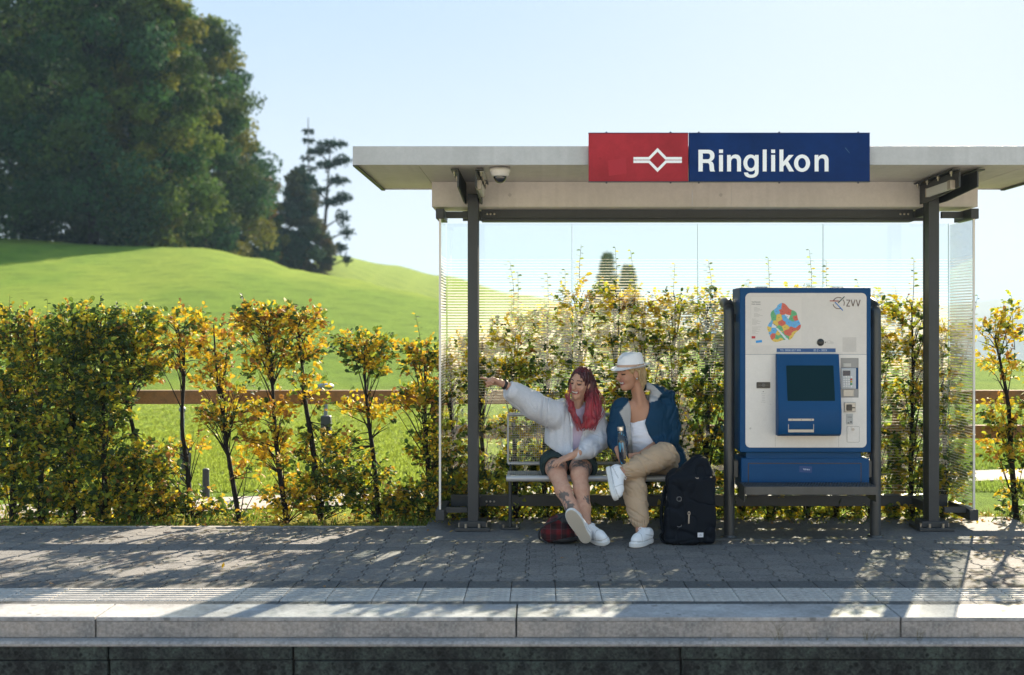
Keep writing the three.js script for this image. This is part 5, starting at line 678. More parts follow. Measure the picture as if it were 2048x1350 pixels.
// hand: wrist, direction of the fingers, palm normal, thumb-side sign via L; curl per finger (radians per joint), index first; last is the thumb spread
function handField(W, F, N, curls, thumb = [0.5, 0.35], side = 1, s = 1) {
  const f = F.clone().normalize(), l = f.clone().cross(N).normalize().multiplyScalar(side), n = l.clone().cross(f).normalize(); if (n.dot(N) < 0) n.negate();
  const H = new Field(), p = (a, b, c) => V(...W).addScaledVector(f, a * s).addScaledVector(l, b * s).addScaledVector(n, c * s), A = (v) => [v.x, v.y, v.z], off = [0.027, 0.009, -0.009, -0.026], len = [0.070, 0.078, 0.072, 0.056], rad = [0.0088, 0.009, 0.0086, 0.0076];
  H.cap(A(p(-0.05, 0, 0)), A(p(0.012, 0, 0)), 0.026 * s, 0.024 * s, 0.02);
  off.forEach((o, i) => { let q = p(0.088 - Math.abs(i - 1) * 0.004, o, 0); H.cap(A(p(0.012, o * 0.6, 0)), A(q), 0.0155 * s, 0.0125 * s, 0.014); let a = 0; [0.45, 0.31, 0.24].forEach((g, j) => { a += curls[i] * (j ? 1.05 : 0.75); const e = q.clone().addScaledVector(f, Math.cos(a) * len[i] * g * s).addScaledVector(n, Math.sin(a) * len[i] * g * s); H.cap(A(q), A(e), rad[i] * (1 - 0.07 * j) * s, rad[i] * (0.93 - 0.08 * j) * s, 0.004); q = e; }); });
  const t0 = p(0.026, 0.030, 0.006), t1 = t0.clone().addScaledVector(f, 0.034 * s * Math.cos(thumb[0])).addScaledVector(l, 0.034 * s * Math.sin(thumb[0])).addScaledVector(n, 0.012 * s), t2 = t1.clone().addScaledVector(f, 0.032 * s).addScaledVector(l, 0.008 * s * Math.sin(thumb[0])).addScaledVector(n, 0.032 * s * thumb[1]);
  H.cap(A(p(0.012, 0.016, 0.004)), A(t0), 0.015 * s, 0.013 * s, 0.012); H.cap(A(t0), A(t1), 0.012 * s, 0.0098 * s, 0.006); H.cap(A(t1), A(t2), 0.0098 * s, 0.0082 * s, 0.005); return H;
}
const cloth = (c, extra = {}) => phys(c, 0.9, { sheen: 0.3, sheenRoughness: 0.6, specularIntensity: 0.3, ...extra });
const vcol = (rough = 0.9, extra = {}) => phys(rgb(1, 1, 1), rough, { vertexColors: true, specularIntensity: 0.4, ...extra });
const skinMat = phys(rgb(1, 1, 1), 0.55, { vertexColors: true, specularIntensity: 0.45 });
const crease = (u, v, w, width = 0.17) => { const n = noise3(u, v, w); return Math.exp(-(n / width) * (n / width)); };
const folds = (f, a, dir = [1, 1, 1]) => (x, y, z) => a * (noise3(x * f * dir[0], y * f * dir[1], z * f * dir[2]) + 0.45 * noise3(x * f * 2.3 * dir[0] + 9, y * f * 2.3 * dir[1], z * f * 2.3 * dir[2]));

// trainers: one model, toe along +z, sole down
const shoeParts = (() => {
  const U = new Field().chain([[0, 0.05, -0.028, 0.040], [0, 0.052, 0.05, 0.042], [0.002, 0.042, 0.12, 0.043], [0.004, 0.036, 0.158, 0.036]], 0.02).cap([0, 0.075, -0.022], [0, 0.085, 0.0], 0.041, 0.04, 0.03).cap([0, 0.075, 0.02], [0, 0.05, 0.09], 0.028, 0.028, 0.02);
  U.cut((x, y, z) => Math.hypot(x, (y - 0.135) * 0.8, z + 0.012) - 0.041, 0.008).cut((x, y) => y - 0.020, 0.004); U.warp(folds(45, 0.0012));
  const upper = U.mesh(0.0046, (x, y, z) => { const seam = Math.min(Math.abs(y - 0.034 - 0.06 * Math.max(0, z - 0.09)), Math.abs(z - 0.115 - x * x * 12), Math.abs(y - 0.052 - (z + 0.03) * 0.22) + (z > 0.075 ? 1 : 0), Math.abs(z + 0.035) + (y < 0.04 ? 1 : 0)); const k = seam < 0.0032 ? 0.62 : 1; return [0.76 * k, 0.77 * k, 0.79 * k]; }, 0.02), s = new THREE.Shape(); s.moveTo(0, -0.073); s.bezierCurveTo(0.03, -0.073, 0.041, -0.05, 0.038, -0.01); s.bezierCurveTo(0.036, 0.03, 0.052, 0.07, 0.051, 0.12); s.bezierCurveTo(0.048, 0.18, 0.03, 0.203, 0.004, 0.203); s.bezierCurveTo(-0.03, 0.203, -0.045, 0.17, -0.046, 0.12); s.bezierCurveTo(-0.046, 0.07, -0.036, 0.03, -0.038, -0.01); s.bezierCurveTo(-0.041, -0.05, -0.03, -0.073, 0, -0.073);
  const sole = new THREE.ExtrudeGeometry(s, { depth: 0.02, bevelEnabled: true, bevelThickness: 0.004, bevelSize: 0.003, bevelSegments: 2, curveSegments: 12 }).rotateX(Math.PI / 2).translate(0, 0.0245, 0), tread = new THREE.ExtrudeGeometry(s, { depth: 0.003, bevelEnabled: false, curveSegments: 12 }).rotateX(Math.PI / 2).scale(0.97, 1, 0.985).translate(0, 0.0003, 0.001);
  const lace = []; for (let i = 0; i < 6; i++) { const z = 0.035 + i * 0.014, y = 0.103 - i * 0.0075; lace.push(pipe([V(-0.02, y - 0.004, z - 0.004), V(0, y + 0.003, z), V(0.02, y - 0.004, z + 0.005)], 0.003, 6, 5)); } lace.push(pipe([V(0, 0.107, 0.03), V(0.02, 0.116, 0.04), V(0.03, 0.104, 0.055), V(0.008, 0.106, 0.034)], 0.0022, 12, 5), pipe([V(0, 0.107, 0.03), V(-0.02, 0.117, 0.038), V(-0.031, 0.10, 0.05), V(-0.006, 0.106, 0.034)], 0.0022, 12, 5));
  return { upper, sole, tread, lace: joined(lace) };
})();
const shoeMat = vcol(0.55), soleMat = std(rgb(0.66, 0.66, 0.655), 0.6), treadMat = std(rgb(0.48, 0.43, 0.36), 0.8), laceMat = std(rgb(0.78, 0.79, 0.82), 0.9);
function shoe(parent, at, Z, Y) { const g = part('shoe', parent), [r, u, f] = basis(Z, Y); g.applyMatrix4(new THREE.Matrix4().makeBasis(r, u, f).setPosition(at)); obj('upper', shoeParts.upper, shoeMat, g); obj('sole', shoeParts.sole, soleMat, g); obj('tread', shoeParts.tread, treadMat, g); obj('lace', shoeParts.lace, laceMat, g); return g; }

// ---------------------------------------------------------------- seated woman pointing
{
  const A = [0.37, 0, -9.7], person = thing('person', 'seated person with long red hair and grey sweatshirt pointing sideways', 'person', A, 'people on the bench'), root = part('figure', person); person.remove(root);
  const place = (name, geo, mat, par = person) => { const m = obj(name, geo, mat, par); if (par === person) m.position.set(-A[0], -A[1], -A[2]); return m; };
  const skin = [0.50, 0.285, 0.20], legSkin = [0.52, 0.30, 0.215];
  const ink = (x, y, z) => { // tattoo patches on knees and shins
    const n = 0.75 * noise3(x * 60, y * 38, z * 60) + 0.8 * noise3(x * 130, y * 95, z * 130), blob = (cx, cy, cz, r) => 1 - Math.hypot(x - cx, y - cy, z - cz) / r;
    const m = Math.max(blob(0.115, 0.525, -9.44, 0.085), blob(0.29, 0.525, -9.44, 0.075), blob(0.375, 0.47, -9.47, 0.07), blob(0.15, 0.32, -9.20, 0.06), blob(0.19, 0.25, -9.17, 0.055), blob(0.255, 0.18, -9.10, 0.065), blob(0.345, 0.30, -9.25, 0.035)); return m > 0 && n > 0.12 - m * 0.75; };
  const B = new Field();
  B.ell([0.21, 0.53, -9.75], [0.15, 0.10, 0.10], 0.03).cap([0.215, 0.56, -9.74], [0.25, 0.82, -9.70], 0.10, 0.105, 0.05).cap([0.15, 0.90, -9.66], [0.38, 0.88, -9.73], 0.05, 0.05, 0.05).cap([0.262, 0.92, -9.68], [0.296, 1.06, -9.65], 0.05, 0.046, 0.03);
  B.chain([[0.14, 0.90, -9.64, 0.045], [-0.06, 1.0, -9.50, 0.04], [-0.245, 1.106, -9.375, 0.029]]).chain([[0.40, 0.88, -9.73, 0.045], [0.425, 0.69, -9.65, 0.04], [0.258, 0.612, -9.375, 0.029]]);
  B.chain([[0.125, 0.50, -9.74, 0.088], [0.118, 0.49, -9.55, 0.078], [0.127, 0.458, -9.385, 0.060], [0.165, 0.36, -9.29, 0.056], [0.225, 0.25, -9.215, 0.048], [0.282, 0.145, -9.135, 0.034]], 0.025).chain([[0.30, 0.50, -9.74, 0.088], [0.30, 0.49, -9.55, 0.078], [0.284, 0.458, -9.385, 0.060], [0.298, 0.36, -9.325, 0.056], [0.315, 0.24, -9.265, 0.046], [0.328, 0.115, -9.215, 0.034]], 0.025);
  B.cap([0.284, 0.14, -9.135], [0.272, 0.10, -9.04], 0.034, 0.032, 0.02).cap([0.328, 0.11, -9.215], [0.352, 0.075, -9.19], 0.033, 0.03, 0.02);
  const ax = basis(V(-0.50, -0.06, 0.86), V(0.17, 1, 0)), H = headField([0.300, 1.104, -9.645], ax, 0.97);
  const rh = handField([-0.278, 1.122, -9.352], V(-0.13, 0.052, 0.05), V(-0.05, -0.9, 0.25), [0.06, 1.35, 1.45, 1.5], [0.35, 0.9], -1), lh = handField([0.232, 0.602, -9.345], V(-0.88, -0.34, 0.22), V(-0.30, -0.90, -0.10), [0.16, 0.18, 0.22, 0.28], [0.12, 0.3], -1);
  const mott = (c, x, y, z) => { const n = 1 + 0.07 * noise3(x * 55, y * 55, z * 55) + 0.05 * noise3(x * 170, y * 170, z * 170); return [c[0] * n, c[1] * n * n, c[2] * n * n]; };
  place('body', [B.mesh(0.0072, (x, y, z) => mott(ink(x, y, z) ? [0.15, 0.125, 0.115] : y < 0.6 && z > -9.75 ? legSkin : skin, x, y, z)), H.mesh(0.0036, faceColour(H, skin, [0.42, 0.13, 0.11], [0.05, 0.03, 0.025])), rh.mesh(0.004, () => skin), lh.mesh(0.004, () => skin)], skinMat);
  // loose zip sweatshirt
  const open = [[0.19, 1.02], [0.43, 1.02], [0.372, 0.90], [0.318, 0.74], [0.258, 0.60], [0.232, 0.60], [0.236, 0.74], [0.222, 0.88]];
  const S = new Field(); S.ell([0.205, 0.70, -9.70], [0.178, 0.30, 0.125], 0.03).ell([0.245, 0.83, -9.69], [0.165, 0.14, 0.11], 0.04).cap([0.17, 0.915, -9.66], [0.36, 0.895, -9.72], 0.06, 0.065, 0.05);
  S.chain([[0.08, 0.885, -9.61, 0.108], [-0.060, 0.958, -9.52, 0.090], [-0.146, 1.018, -9.46, 0.073], [-0.205, 1.064, -9.405, 0.062], [-0.232, 1.088, -9.383, 0.046]], 0.05).cap([-0.232, 1.088, -9.383], [-0.252, 1.104, -9.37], 0.047, 0.044, 0.012);
  S.chain([[0.40, 0.87, -9.73, 0.088], [0.432, 0.745, -9.68, 0.078], [0.426, 0.675, -9.62, 0.073], [0.35, 0.632, -9.49, 0.066], [0.285, 0.613, -9.40, 0.050]], 0.04).cap([0.285, 0.615, -9.40], [0.262, 0.609, -9.372], 0.049, 0.045, 0.012);
  S.ell([0.23, 0.60, -9.61], [0.09, 0.05, 0.06], 0.05);
  S.cut((x, y, z) => Math.max(polyDist(open, x, y), -9.73 - z), 0.012); S.cut((x, y, z) => Math.hypot(x - 0.275, (y - 1.0) * 0.8, z + 9.66) - 0.078, 0.02);
  S.cut((x, y) => y - Math.max(0.553, 0.665 - Math.max(0, x - 0.02) * 0.66), 0.010);
  S.cut((x, y, z) => (x < -0.12 ? 0.232 * 0 - ((x + 0.230) * -0.87 + (y - 1.090) * 0.35 + (z + 9.38) * 0.33) : 1), 0.006); // straight cuff end
  // hanging folds: upright on the trunk, slanting across the raised sleeve
  S.warp((x, y, z) => { const arm = sstep(0.12, -0.04, x), el = Math.exp(-(((x - 0.40) / 0.10) ** 2 + ((y - 0.66) / 0.10) ** 2)), u = lerp(x, x * 0.8 + y * 0.45, arm), v = lerp(y, y * 0.9 - x * 0.45, arm); return 0.0085 * crease(u * 14 + 3, v * 2.6, z * 4, 0.2) + 0.003 * crease(u * 22, v * 6 + 5, z * 9, 0.14) + el * 0.007 * crease(x * 9, y * 22 + x * 8, z * 9) + 0.004 * noise3(u * 9, v * 6, z * 6) - 0.004; });
  place('sweatshirt', S.mesh(0.0068, (x, y, z) => { const n = hash3(Math.round(x * 400), Math.round(y * 400), Math.round(z * 400)) * 0.10 + 0.95; return [0.57 * n, 0.585 * n, 0.64 * n]; }), vcol(0.95));
  const Z = new Field(); Z.chain([[0.21, 0.96, -9.57, 0.006], [0.234, 0.80, -9.545, 0.006], [0.236, 0.60, -9.555, 0.006]]); place('zip', Z.mesh(0.004), cloth(rgb(0.62, 0.63, 0.66)));
  const T = new Field(); T.ell([0.245, 0.74, -9.685], [0.13, 0.24, 0.098], 0.02).cap([0.2, 0.90, -9.66], [0.34, 0.89, -9.70], 0.055, 0.055, 0.04).cut((x, y, z) => Math.hypot(x - 0.282, (y - 0.985) * 0.9, z + 9.60) - 0.066, 0.01); T.warp(folds(26, 0.005, [1.4, 0.6, 1])); place('tee_shirt', T.mesh(0.009), cloth(rgb(0.56, 0.46, 0.58)));
  const Q = new Field(); Q.ell([0.205, 0.51, -9.75], [0.195, 0.10, 0.14], 0.03).chain([[0.11, 0.505, -9.74, 0.112], [0.10, 0.497, -9.545, 0.103]]).chain([[0.315, 0.505, -9.74, 0.108], [0.325, 0.492, -9.545, 0.098]]).cut((x, y, z) => Math.min(Math.hypot(x - 0.118, y - 0.485, Math.max(0, -9.56 - z)) - 0.084, Math.hypot(x - 0.30, y - 0.485, Math.max(0, -9.56 - z)) - 0.084), 0.01).cut((x, y, z) => -9.515 + (y - 0.5) * 0.3 - z < 0 ? -(z + 9.515 - (y - 0.5) * 0.3) : (-9.515 + (y - 0.5) * 0.3 - z), 0.008); Q.warp(folds(24, 0.005)); place('shorts', Q.mesh(0.009), cloth(rgb(0.028, 0.045, 0.046)));
  // long hair: crown, side falls and loose strands
  const R = new Field(), w = H.w; R.ell(w(0, 0.042, -0.018), [0.079, 0.089, 0.099], 0.02, ax).ell(w(0.02, -0.03, -0.05), [0.085, 0.10, 0.06], 0.04, ax);
  R.chain([[0.352, 1.12, -9.67, 0.044], [0.395, 1.02, -9.66, 0.040], [0.405, 0.90, -9.61, 0.038], [0.385, 0.83, -9.555, 0.030], [0.345, 0.79, -9.54, 0.012]], 0.03).chain([[0.372, 1.06, -9.63, 0.022], [0.365, 0.96, -9.58, 0.026], [0.345, 0.86, -9.545, 0.026], [0.315, 0.785, -9.535, 0.011]], 0.02).chain([[0.232, 1.12, -9.62, 0.018], [0.215, 1.02, -9.585, 0.021], [0.235, 0.92, -9.55, 0.021], [0.268, 0.845, -9.54, 0.017], [0.295, 0.80, -9.538, 0.009]], 0.02);
  R.cut((x, y, z) => { const [a, b, d] = H.loc(x, y, z); return Math.max((Math.hypot((a + 0.004) / 0.068, (b + 0.028) / 0.108, (d - 0.075) / 0.088) - 1) * 0.06, 0.02 - d - (b < -0.03 ? 0.03 : 0)); }, 0.01);
  R.warp((x, y, z) => 0.006 * noise3(x * 110, y * 7, z * 110) + 0.005 * noise3(x * 48, y * 4, z * 48));
  const hairC = (x, y, z) => { const [a, b, d] = H.loc(x, y, z), n = 0.5 + 0.5 * noise3(x * 150, y * 7, z * 150), n2 = 0.5 + 0.5 * noise3(x * 60, y * 4, z * 60 + 3), grown = sstep(1.15, 0.93, y + 0.05 * n2), k = clamp((0.10 + 0.95 * grown) * (0.25 + 1.1 * n * (0.4 + n2)) + (b > 0.1 ? 0.25 * n : 0)); return [lerp(0.020, 0.36, k), lerp(0.010, 0.036, k), lerp(0.014, 0.048, k)]; };
  place('hair', R.mesh(0.0052, hairC), phys(rgb(1, 1, 1), 0.42, { vertexColors: true, specularIntensity: 0.7 }));
  { const r = RNG(71), st = []; for (let i = 0; i < 60; i++) { const o = (r() - 0.5), p0 = V(0.36 + r() * 0.03, 1.14 - r() * 0.05, -9.66 + o * 0.04), out = r() < 0.2 ? 0.035 : 0.0; st.push(limb(new THREE.CatmullRomCurve3([p0, V(0.425 + out + o * 0.03, 1.0, -9.62 + o * 0.03), V(0.43 + out + o * 0.05, 0.91, -9.585 + o * 0.04), V(0.36 + o * 0.09, 0.80 - r() * 0.04, -9.53 + o * 0.02)]).getPoints(9), Array(10).fill(0.0016), 4)); } for (let i = 0; i < 22; i++) { const o = r() - 0.5; st.push(limb(new THREE.CatmullRomCurve3([V(0.235 + o * 0.02, 1.12, -9.60), V(0.205 + o * 0.03, 1.0, -9.565), V(0.24 + o * 0.04, 0.9, -9.535), V(0.29 + o * 0.04, 0.79 - r() * 0.03, -9.53)]).getPoints(8), Array(9).fill(0.0015), 4)); } place('hair_strand', st, phys(rgb(0.26, 0.03, 0.04), 0.4)).userData.kind = 'stuff'; }
  const wa = part('wrist_watch', person); wa.position.set(-A[0], -A[1], -A[2]); { const c = V(-0.254, 1.1105, -9.368), d = V(-0.13, 0.052, 0.05).normalize(), q = new THREE.Quaternion().setFromUnitVectors(V(0, 0, 1), d); obj('strap', new THREE.TorusGeometry(0.031, 0.0055, 8, 28).scale(1, 1, 2.2).applyQuaternion(q).translate(c.x, c.y, c.z), std(rgb(0.008, 0.008, 0.01), 0.5), wa); obj('watch_case', box(0.03, 0.012, 0.034, 0, 0.033, 0, 0.004).applyQuaternion(q).translate(c.x, c.y, c.z), phys(rgb(0.006, 0.006, 0.008), 0.15), wa); }
  const s1 = shoe(person, V(0.296 - A[0], 0.092, -8.995 - A[2]), V(-0.50, 0.83, 0.22), V(0.12, 0.30, -0.95)), s2 = shoe(person, V(0.366 - A[0], 0.030, -9.225 - A[2]), V(0.5, -0.10, 0.86), V(-0.36, 0.92, 0.1));
}

// ---------------------------------------------------------------- seated woman with hat
{
  const A = [0.79, 0, -9.7], person = thing('person', 'seated person in white hat and blue jacket with crossed legs', 'person', A, 'people on the bench');
  const place = (name, geo, mat, par = person) => { const m = obj(name, geo, mat, par); if (par === person) m.position.set(-A[0], -A[1], -A[2]); return m; };
  const skin = [0.47, 0.25, 0.165], ax = basis(V(-0.87, -0.13, 0.48), V(0.05, 1, 0)), H = headField([0.660, 1.182, -9.565], ax, 1.0), B = new Field();
  B.ell([0.82, 0.53, -9.73], [0.15, 0.10, 0.10], 0.03).cap([0.82, 0.56, -9.72], [0.77, 0.84, -9.66], 0.10, 0.108, 0.05).cap([0.63, 0.93, -9.60], [0.92, 0.91, -9.68], 0.05, 0.05, 0.05).cap([0.752, 0.93, -9.63], [0.70, 1.13, -9.59], 0.052, 0.043, 0.04).cap([0.72, 1.09, -9.56], [0.735, 0.95, -9.565], 0.016, 0.016, 0.03).ell([0.755, 0.87, -9.60], [0.10, 0.09, 0.043], 0.03);
  B.chain([[0.60, 0.92, -9.60, 0.045], [0.575, 0.70, -9.58, 0.04], [0.582, 0.63, -9.33, 0.028]]).chain([[0.94, 0.91, -9.68, 0.045], [0.96, 0.70, -9.70, 0.04], [0.72, 0.60, -9.36, 0.028]]);
  B.chain([[0.74, 0.50, -9.72, 0.085], [0.655, 0.455, -9.33, 0.058], [0.712, 0.09, -9.155, 0.034], [0.725, 0.07, -9.12, 0.034]], 0.02).chain([[0.90, 0.51, -9.72, 0.085], [0.90, 0.60, -9.42, 0.06], [0.575, 0.497, -9.20, 0.034], [0.525, 0.482, -9.19, 0.034]], 0.02);
  const rh = handField([0.570, 0.612, -9.315], V(0.16, -0.62, 0.62), V(0.93, 0.18, 0.0), [0.55, 0.55, 0.6, 0.65], [0.7, 0.7], -1), lh = handField([0.705, 0.600, -9.335], V(-0.86, -0.18, 0.45), V(-0.2, -0.55, -0.75), [0.5, 0.6, 0.65, 0.7], [0.35, 0.5], 1);
  place('body', [B.mesh(0.0105, () => skin), H.mesh(0.0036, faceColour(H, skin, [0.40, 0.14, 0.12], [0.10, 0.06, 0.035])), rh.mesh(0.004, () => skin), lh.mesh(0.004, () => skin)], skinMat);
  const T = new Field(); T.ell([0.785, 0.75, -9.655], [0.145, 0.23, 0.118], 0.02).cut((x, y, z) => 0.912 + (x - 0.73) * (x - 0.73) * 1.5 - y, 0.006); T.warp(folds(20, 0.004, [0.5, 2.4, 0.5])); place('tank_top', T.mesh(0.0085), cloth(rgb(0.76, 0.77, 0.86)));
  // open hooded jacket, pale lining at lapel and hood
  const open = [[0.655, 1.06], [0.82, 1.06], [0.80, 0.90], [0.775, 0.82], [0.80, 0.74], [0.87, 0.63], [0.88, 0.56], [0.68, 0.56], [0.675, 0.68], [0.665, 0.80], [0.668, 0.92]], lapel = [[0.585, 0.90], [0.66, 0.99], [0.69, 0.92], [0.69, 0.80], [0.71, 0.56], [0.66, 0.56], [0.645, 0.68], [0.625, 0.81]], hoodIn = [[0.785, 1.13], [0.80, 0.97], [0.865, 0.985], [0.90, 1.035], [0.845, 1.09]];
  const J = new Field(); J.ell([0.775, 0.79, -9.67], [0.195, 0.22, 0.15], 0.03).ell([0.80, 0.62, -9.72], [0.185, 0.12, 0.13], 0.05).cap([0.625, 0.935, -9.61], [0.93, 0.925, -9.69], 0.07, 0.075, 0.05);
  J.chain([[0.60, 0.92, -9.60, 0.075], [0.572, 0.76, -9.59, 0.07], [0.572, 0.685, -9.55, 0.066], [0.577, 0.64, -9.38, 0.046]], 0.03).chain([[0.945, 0.905, -9.69, 0.082], [0.968, 0.78, -9.70, 0.076], [0.955, 0.70, -9.68, 0.07], [0.84, 0.64, -9.50, 0.056], [0.74, 0.604, -9.37, 0.044]], 0.03);
  J.chain([[0.93, 0.70, -9.76, 0.075], [1.02, 0.56, -9.79, 0.062], [1.08, 0.475, -9.80, 0.045]], 0.05).chain([[0.96, 0.62, -9.72, 0.06], [1.0, 0.48, -9.74, 0.04], [0.965, 0.43, -9.72, 0.03]], 0.05);
  J.ell([0.90, 1.045, -9.70], [0.085, 0.042, 0.085], 0.03, basis(V(0, 0, 1), V(0.45, 1, 0))).ell([0.965, 1.02, -9.72], [0.05, 0.04, 0.07], 0.03).ell([0.83, 0.96, -9.60], [0.05, 0.045, 0.04], 0.03).cap([0.80, 1.08, -9.66], [0.88, 1.035, -9.64], 0.03, 0.035, 0.03);
  J.cut((x, y, z) => Math.max(polyDist(open, x, y), -9.70 - z), 0.012).cut((x, y, z) => Math.hypot(x - 0.722, (y - 1.06) * 0.55, z + 9.60) - 0.062, 0.015);
  J.warp((x, y, z) => 0.0075 * crease(x * 13 - y * 5, y * 4.5, z * 7) + 0.005 * crease(x * 20 + 4, y * 9, z * 10, 0.13) + 0.004 * noise3(x * 8, y * 6, z * 8) - 0.005);
  place('jacket', J.mesh(0.0066, (x, y, z) => (z > -9.66 && inPoly(lapel, x, y) && x < 0.72 ? [0.40, 0.40, 0.41] : z > -9.75 && inPoly(hoodIn, x, y) ? [0.40, 0.41, 0.43] : [0.003, 0.038, 0.088])), vcol(0.7, { specularIntensity: 0.5 }));
  // cuffed chinos
  const P = new Field(); P.ell([0.825, 0.515, -9.73], [0.185, 0.105, 0.13], 0.03).chain([[0.74, 0.50, -9.71, 0.10], [0.69, 0.475, -9.48, 0.093], [0.66, 0.448, -9.33, 0.084], [0.672, 0.36, -9.275, 0.083], [0.69, 0.25, -9.225, 0.072], [0.703, 0.175, -9.19, 0.058], [0.708, 0.145, -9.178, 0.049]], 0.03).chain([[0.90, 0.51, -9.71, 0.105], [0.915, 0.55, -9.55, 0.10], [0.895, 0.597, -9.41, 0.09], [0.82, 0.575, -9.345, 0.083], [0.72, 0.54, -9.28, 0.072], [0.65, 0.518, -9.235, 0.058], [0.615, 0.506, -9.215, 0.048]], 0.03);
  const pf = (x, y, z) => 0.0075 * crease(x * 6, y * 17, z * 6) + 0.0045 * crease(x * 11 + 2, y * 26, z * 11, 0.14) + 0.003 * noise3(x * 10, y * 10, z * 10) - 0.005, pc = folds(52, 0.001); P.warp((x, y, z) => { const cuff = Math.exp(-(((y - 0.15) / 0.028) ** 2)) * (z > -9.3 ? 1 : 0), cuff2 = Math.exp(-(((x - 0.622) / 0.025) ** 2)) * (y > 0.45 ? 1 : 0); return pf(x, y + x * 0.5, z) + pc(x, y, z) + cuff * 0.004 * Math.sin(Math.atan2(z + 9.18, x - 0.706) * 16) + cuff2 * 0.004 * Math.sin(Math.atan2(z + 9.215, y - 0.506) * 16); });
  place('trousers', P.mesh(0.0068), cloth(rgb(0.45, 0.33, 0.225)));
  const R = new Field(), w = H.w; R.ell(w(0, 0.035, -0.022), [0.080, 0.088, 0.098], 0.02, ax).chain([[...w(0.03, -0.01, -0.08), 0.042], [...w(0.028, -0.075, -0.082), 0.03], [...w(0.035, -0.125, -0.075), 0.012]], 0.02).chain([[...w(-0.01, 0, -0.09), 0.035], [...w(-0.005, -0.10, -0.09), 0.018]], 0.02).chain([[...w(0.079, 0.02, -0.03), 0.012], [...w(0.078, -0.04, -0.04), 0.008], [...w(0.073, -0.085, -0.045), 0.004]], 0.01).chain([[...w(0.07, 0.045, 0.04), 0.012], [...w(0.075, 0.02, 0.018), 0.008]], 0.01);
  R.cut((x, y, z) => { const [a, b, d] = H.loc(x, y, z); return (Math.hypot(a / 0.1, (b + 0.045) / 0.10, (d - 0.085) / 0.078) - 1) * 0.07; }, 0.01).cut((x, y, z) => { const [a, b, d] = H.loc(x, y, z); return Math.hypot(Math.abs(a) - 0.078, (b + 0.006) * 0.62, d + 0.004) - 0.02; }, 0.006);
  R.warp((x, y, z) => 0.004 * noise3(x * 130, y * 18, z * 130)); place('hair', R.mesh(0.0052, (x, y, z) => { const n = 0.5 + 0.5 * noise3(x * 160, y * 14, z * 160); return [lerp(0.26, 0.58, n), lerp(0.17, 0.43, n), lerp(0.085, 0.24, n)]; }), vcol(0.5));
  obj('ear_stud', new THREE.SphereGeometry(0.007, 10, 8).translate(...w(0.084, -0.034, -0.004)), std(rgb(0.7, 0.7, 0.7), 0.2, { metalness: 0.9 }), person).position.set(-A[0], -A[1], -A[2]);
  // straw-weave hat with dented crown, curled brim and band
  const hat = part('hat', person), [hr, hu, hf] = basis(V(-0.87, -0.06, 0.48), V(0.13, 1, -0.05)); hat.applyMatrix4(new THREE.Matrix4().makeBasis(hr, hu, hf).setPosition(V(0.668 - A[0], 1.232, -9.568 - A[2])));
  const rot = (pts, bend) => { const g = new THREE.LatheGeometry(pts.map(([x, y]) => new THREE.Vector2(x, y)), 48), p = g.attributes.position; for (let i = 0; i < p.count; i++) { const [x, y, z] = bend(p.getX(i), p.getY(i), p.getZ(i)); p.setXYZ(i, x, y, z); } g.computeVertexNormals(); return g; };
  const texHat = grainTex(0.05, { fine: 0.12, coarse: 0.06, seed: 130, size: 128 }), hatM = phys(rgb(0.78, 0.79, 0.82), 0.9, { side: THREE.DoubleSide });
  const oval = (x, y, z) => { const r = Math.hypot(x, z), g = r > 0.1 ? 1 + (r - 0.1) * 3.2 : 1; return [x * 0.92 * g, y, z * 1.06 * g]; };
  obj('crown', rot([[0.0965, -0.004], [0.0985, 0.0], [0.096, 0.03], [0.091, 0.07], [0.083, 0.098], [0.070, 0.108], [0.045, 0.106], [0.02, 0.104], [0, 0.103]], (x, y, z) => { [x, y, z] = oval(x, y, z); const f = clamp(z / 0.09), top = sstep(0.06, 0.10, y); return [x * (1 - 0.22 * f * top), y - top * (0.020 * Math.exp(-((x / 0.022) ** 2)) + 0.018 * f), z]; }), hatM, hat);
  obj('brim', rot([[0.094, 0.0], [0.108, -0.005], [0.122, -0.006], [0.131, -0.003], [0.1325, -0.0005], [0.131, 0.0005], [0.120, -0.0025], [0.108, -0.0015], [0.0955, 0.003]], (x, y, z) => { [x, y, z] = oval(x, y, z); const r = Math.hypot(x, z), e = sstep(0.098, 0.135, r), f = z / r, s = x / r; return [x, y + e * (-0.016 * Math.max(0, f) + 0.020 * Math.max(0, -f) + 0.014 * s * s), z]; }), hatM, hat);
  obj('band', rot([[0.0995, 0.004], [0.1005, 0.006], [0.0995, 0.020], [0.0985, 0.022]], oval), std(rgb(0.50, 0.33, 0.24), 0.9), hat); obj('band_knot', [box(0.016, 0.020, 0.010, 0.093, 0.013, -0.012, 0.004)], std(rgb(0.46, 0.30, 0.21), 0.9), hat);
  shoe(person, V(0.742 - A[0], 0.006, -9.135 - A[2]), V(-0.52, 0, 0.85), V(0, 1, 0)); shoe(person, V(0.487 - A[0], 0.468, -9.19 - A[2]), V(0.12, -0.70, 0.70), V(0.90, 0.36, 0.2));

  // things held
  const bot = thing('water_bottle', 'dark blue swirled drinking bottle with steel cap in a hand', 'bottle', [0.602, 0.555, -9.235]), tilt = V(-0.12, 1, 0.02).normalize(); bot.quaternion.setFromUnitVectors(V(0, 1, 0), tilt);
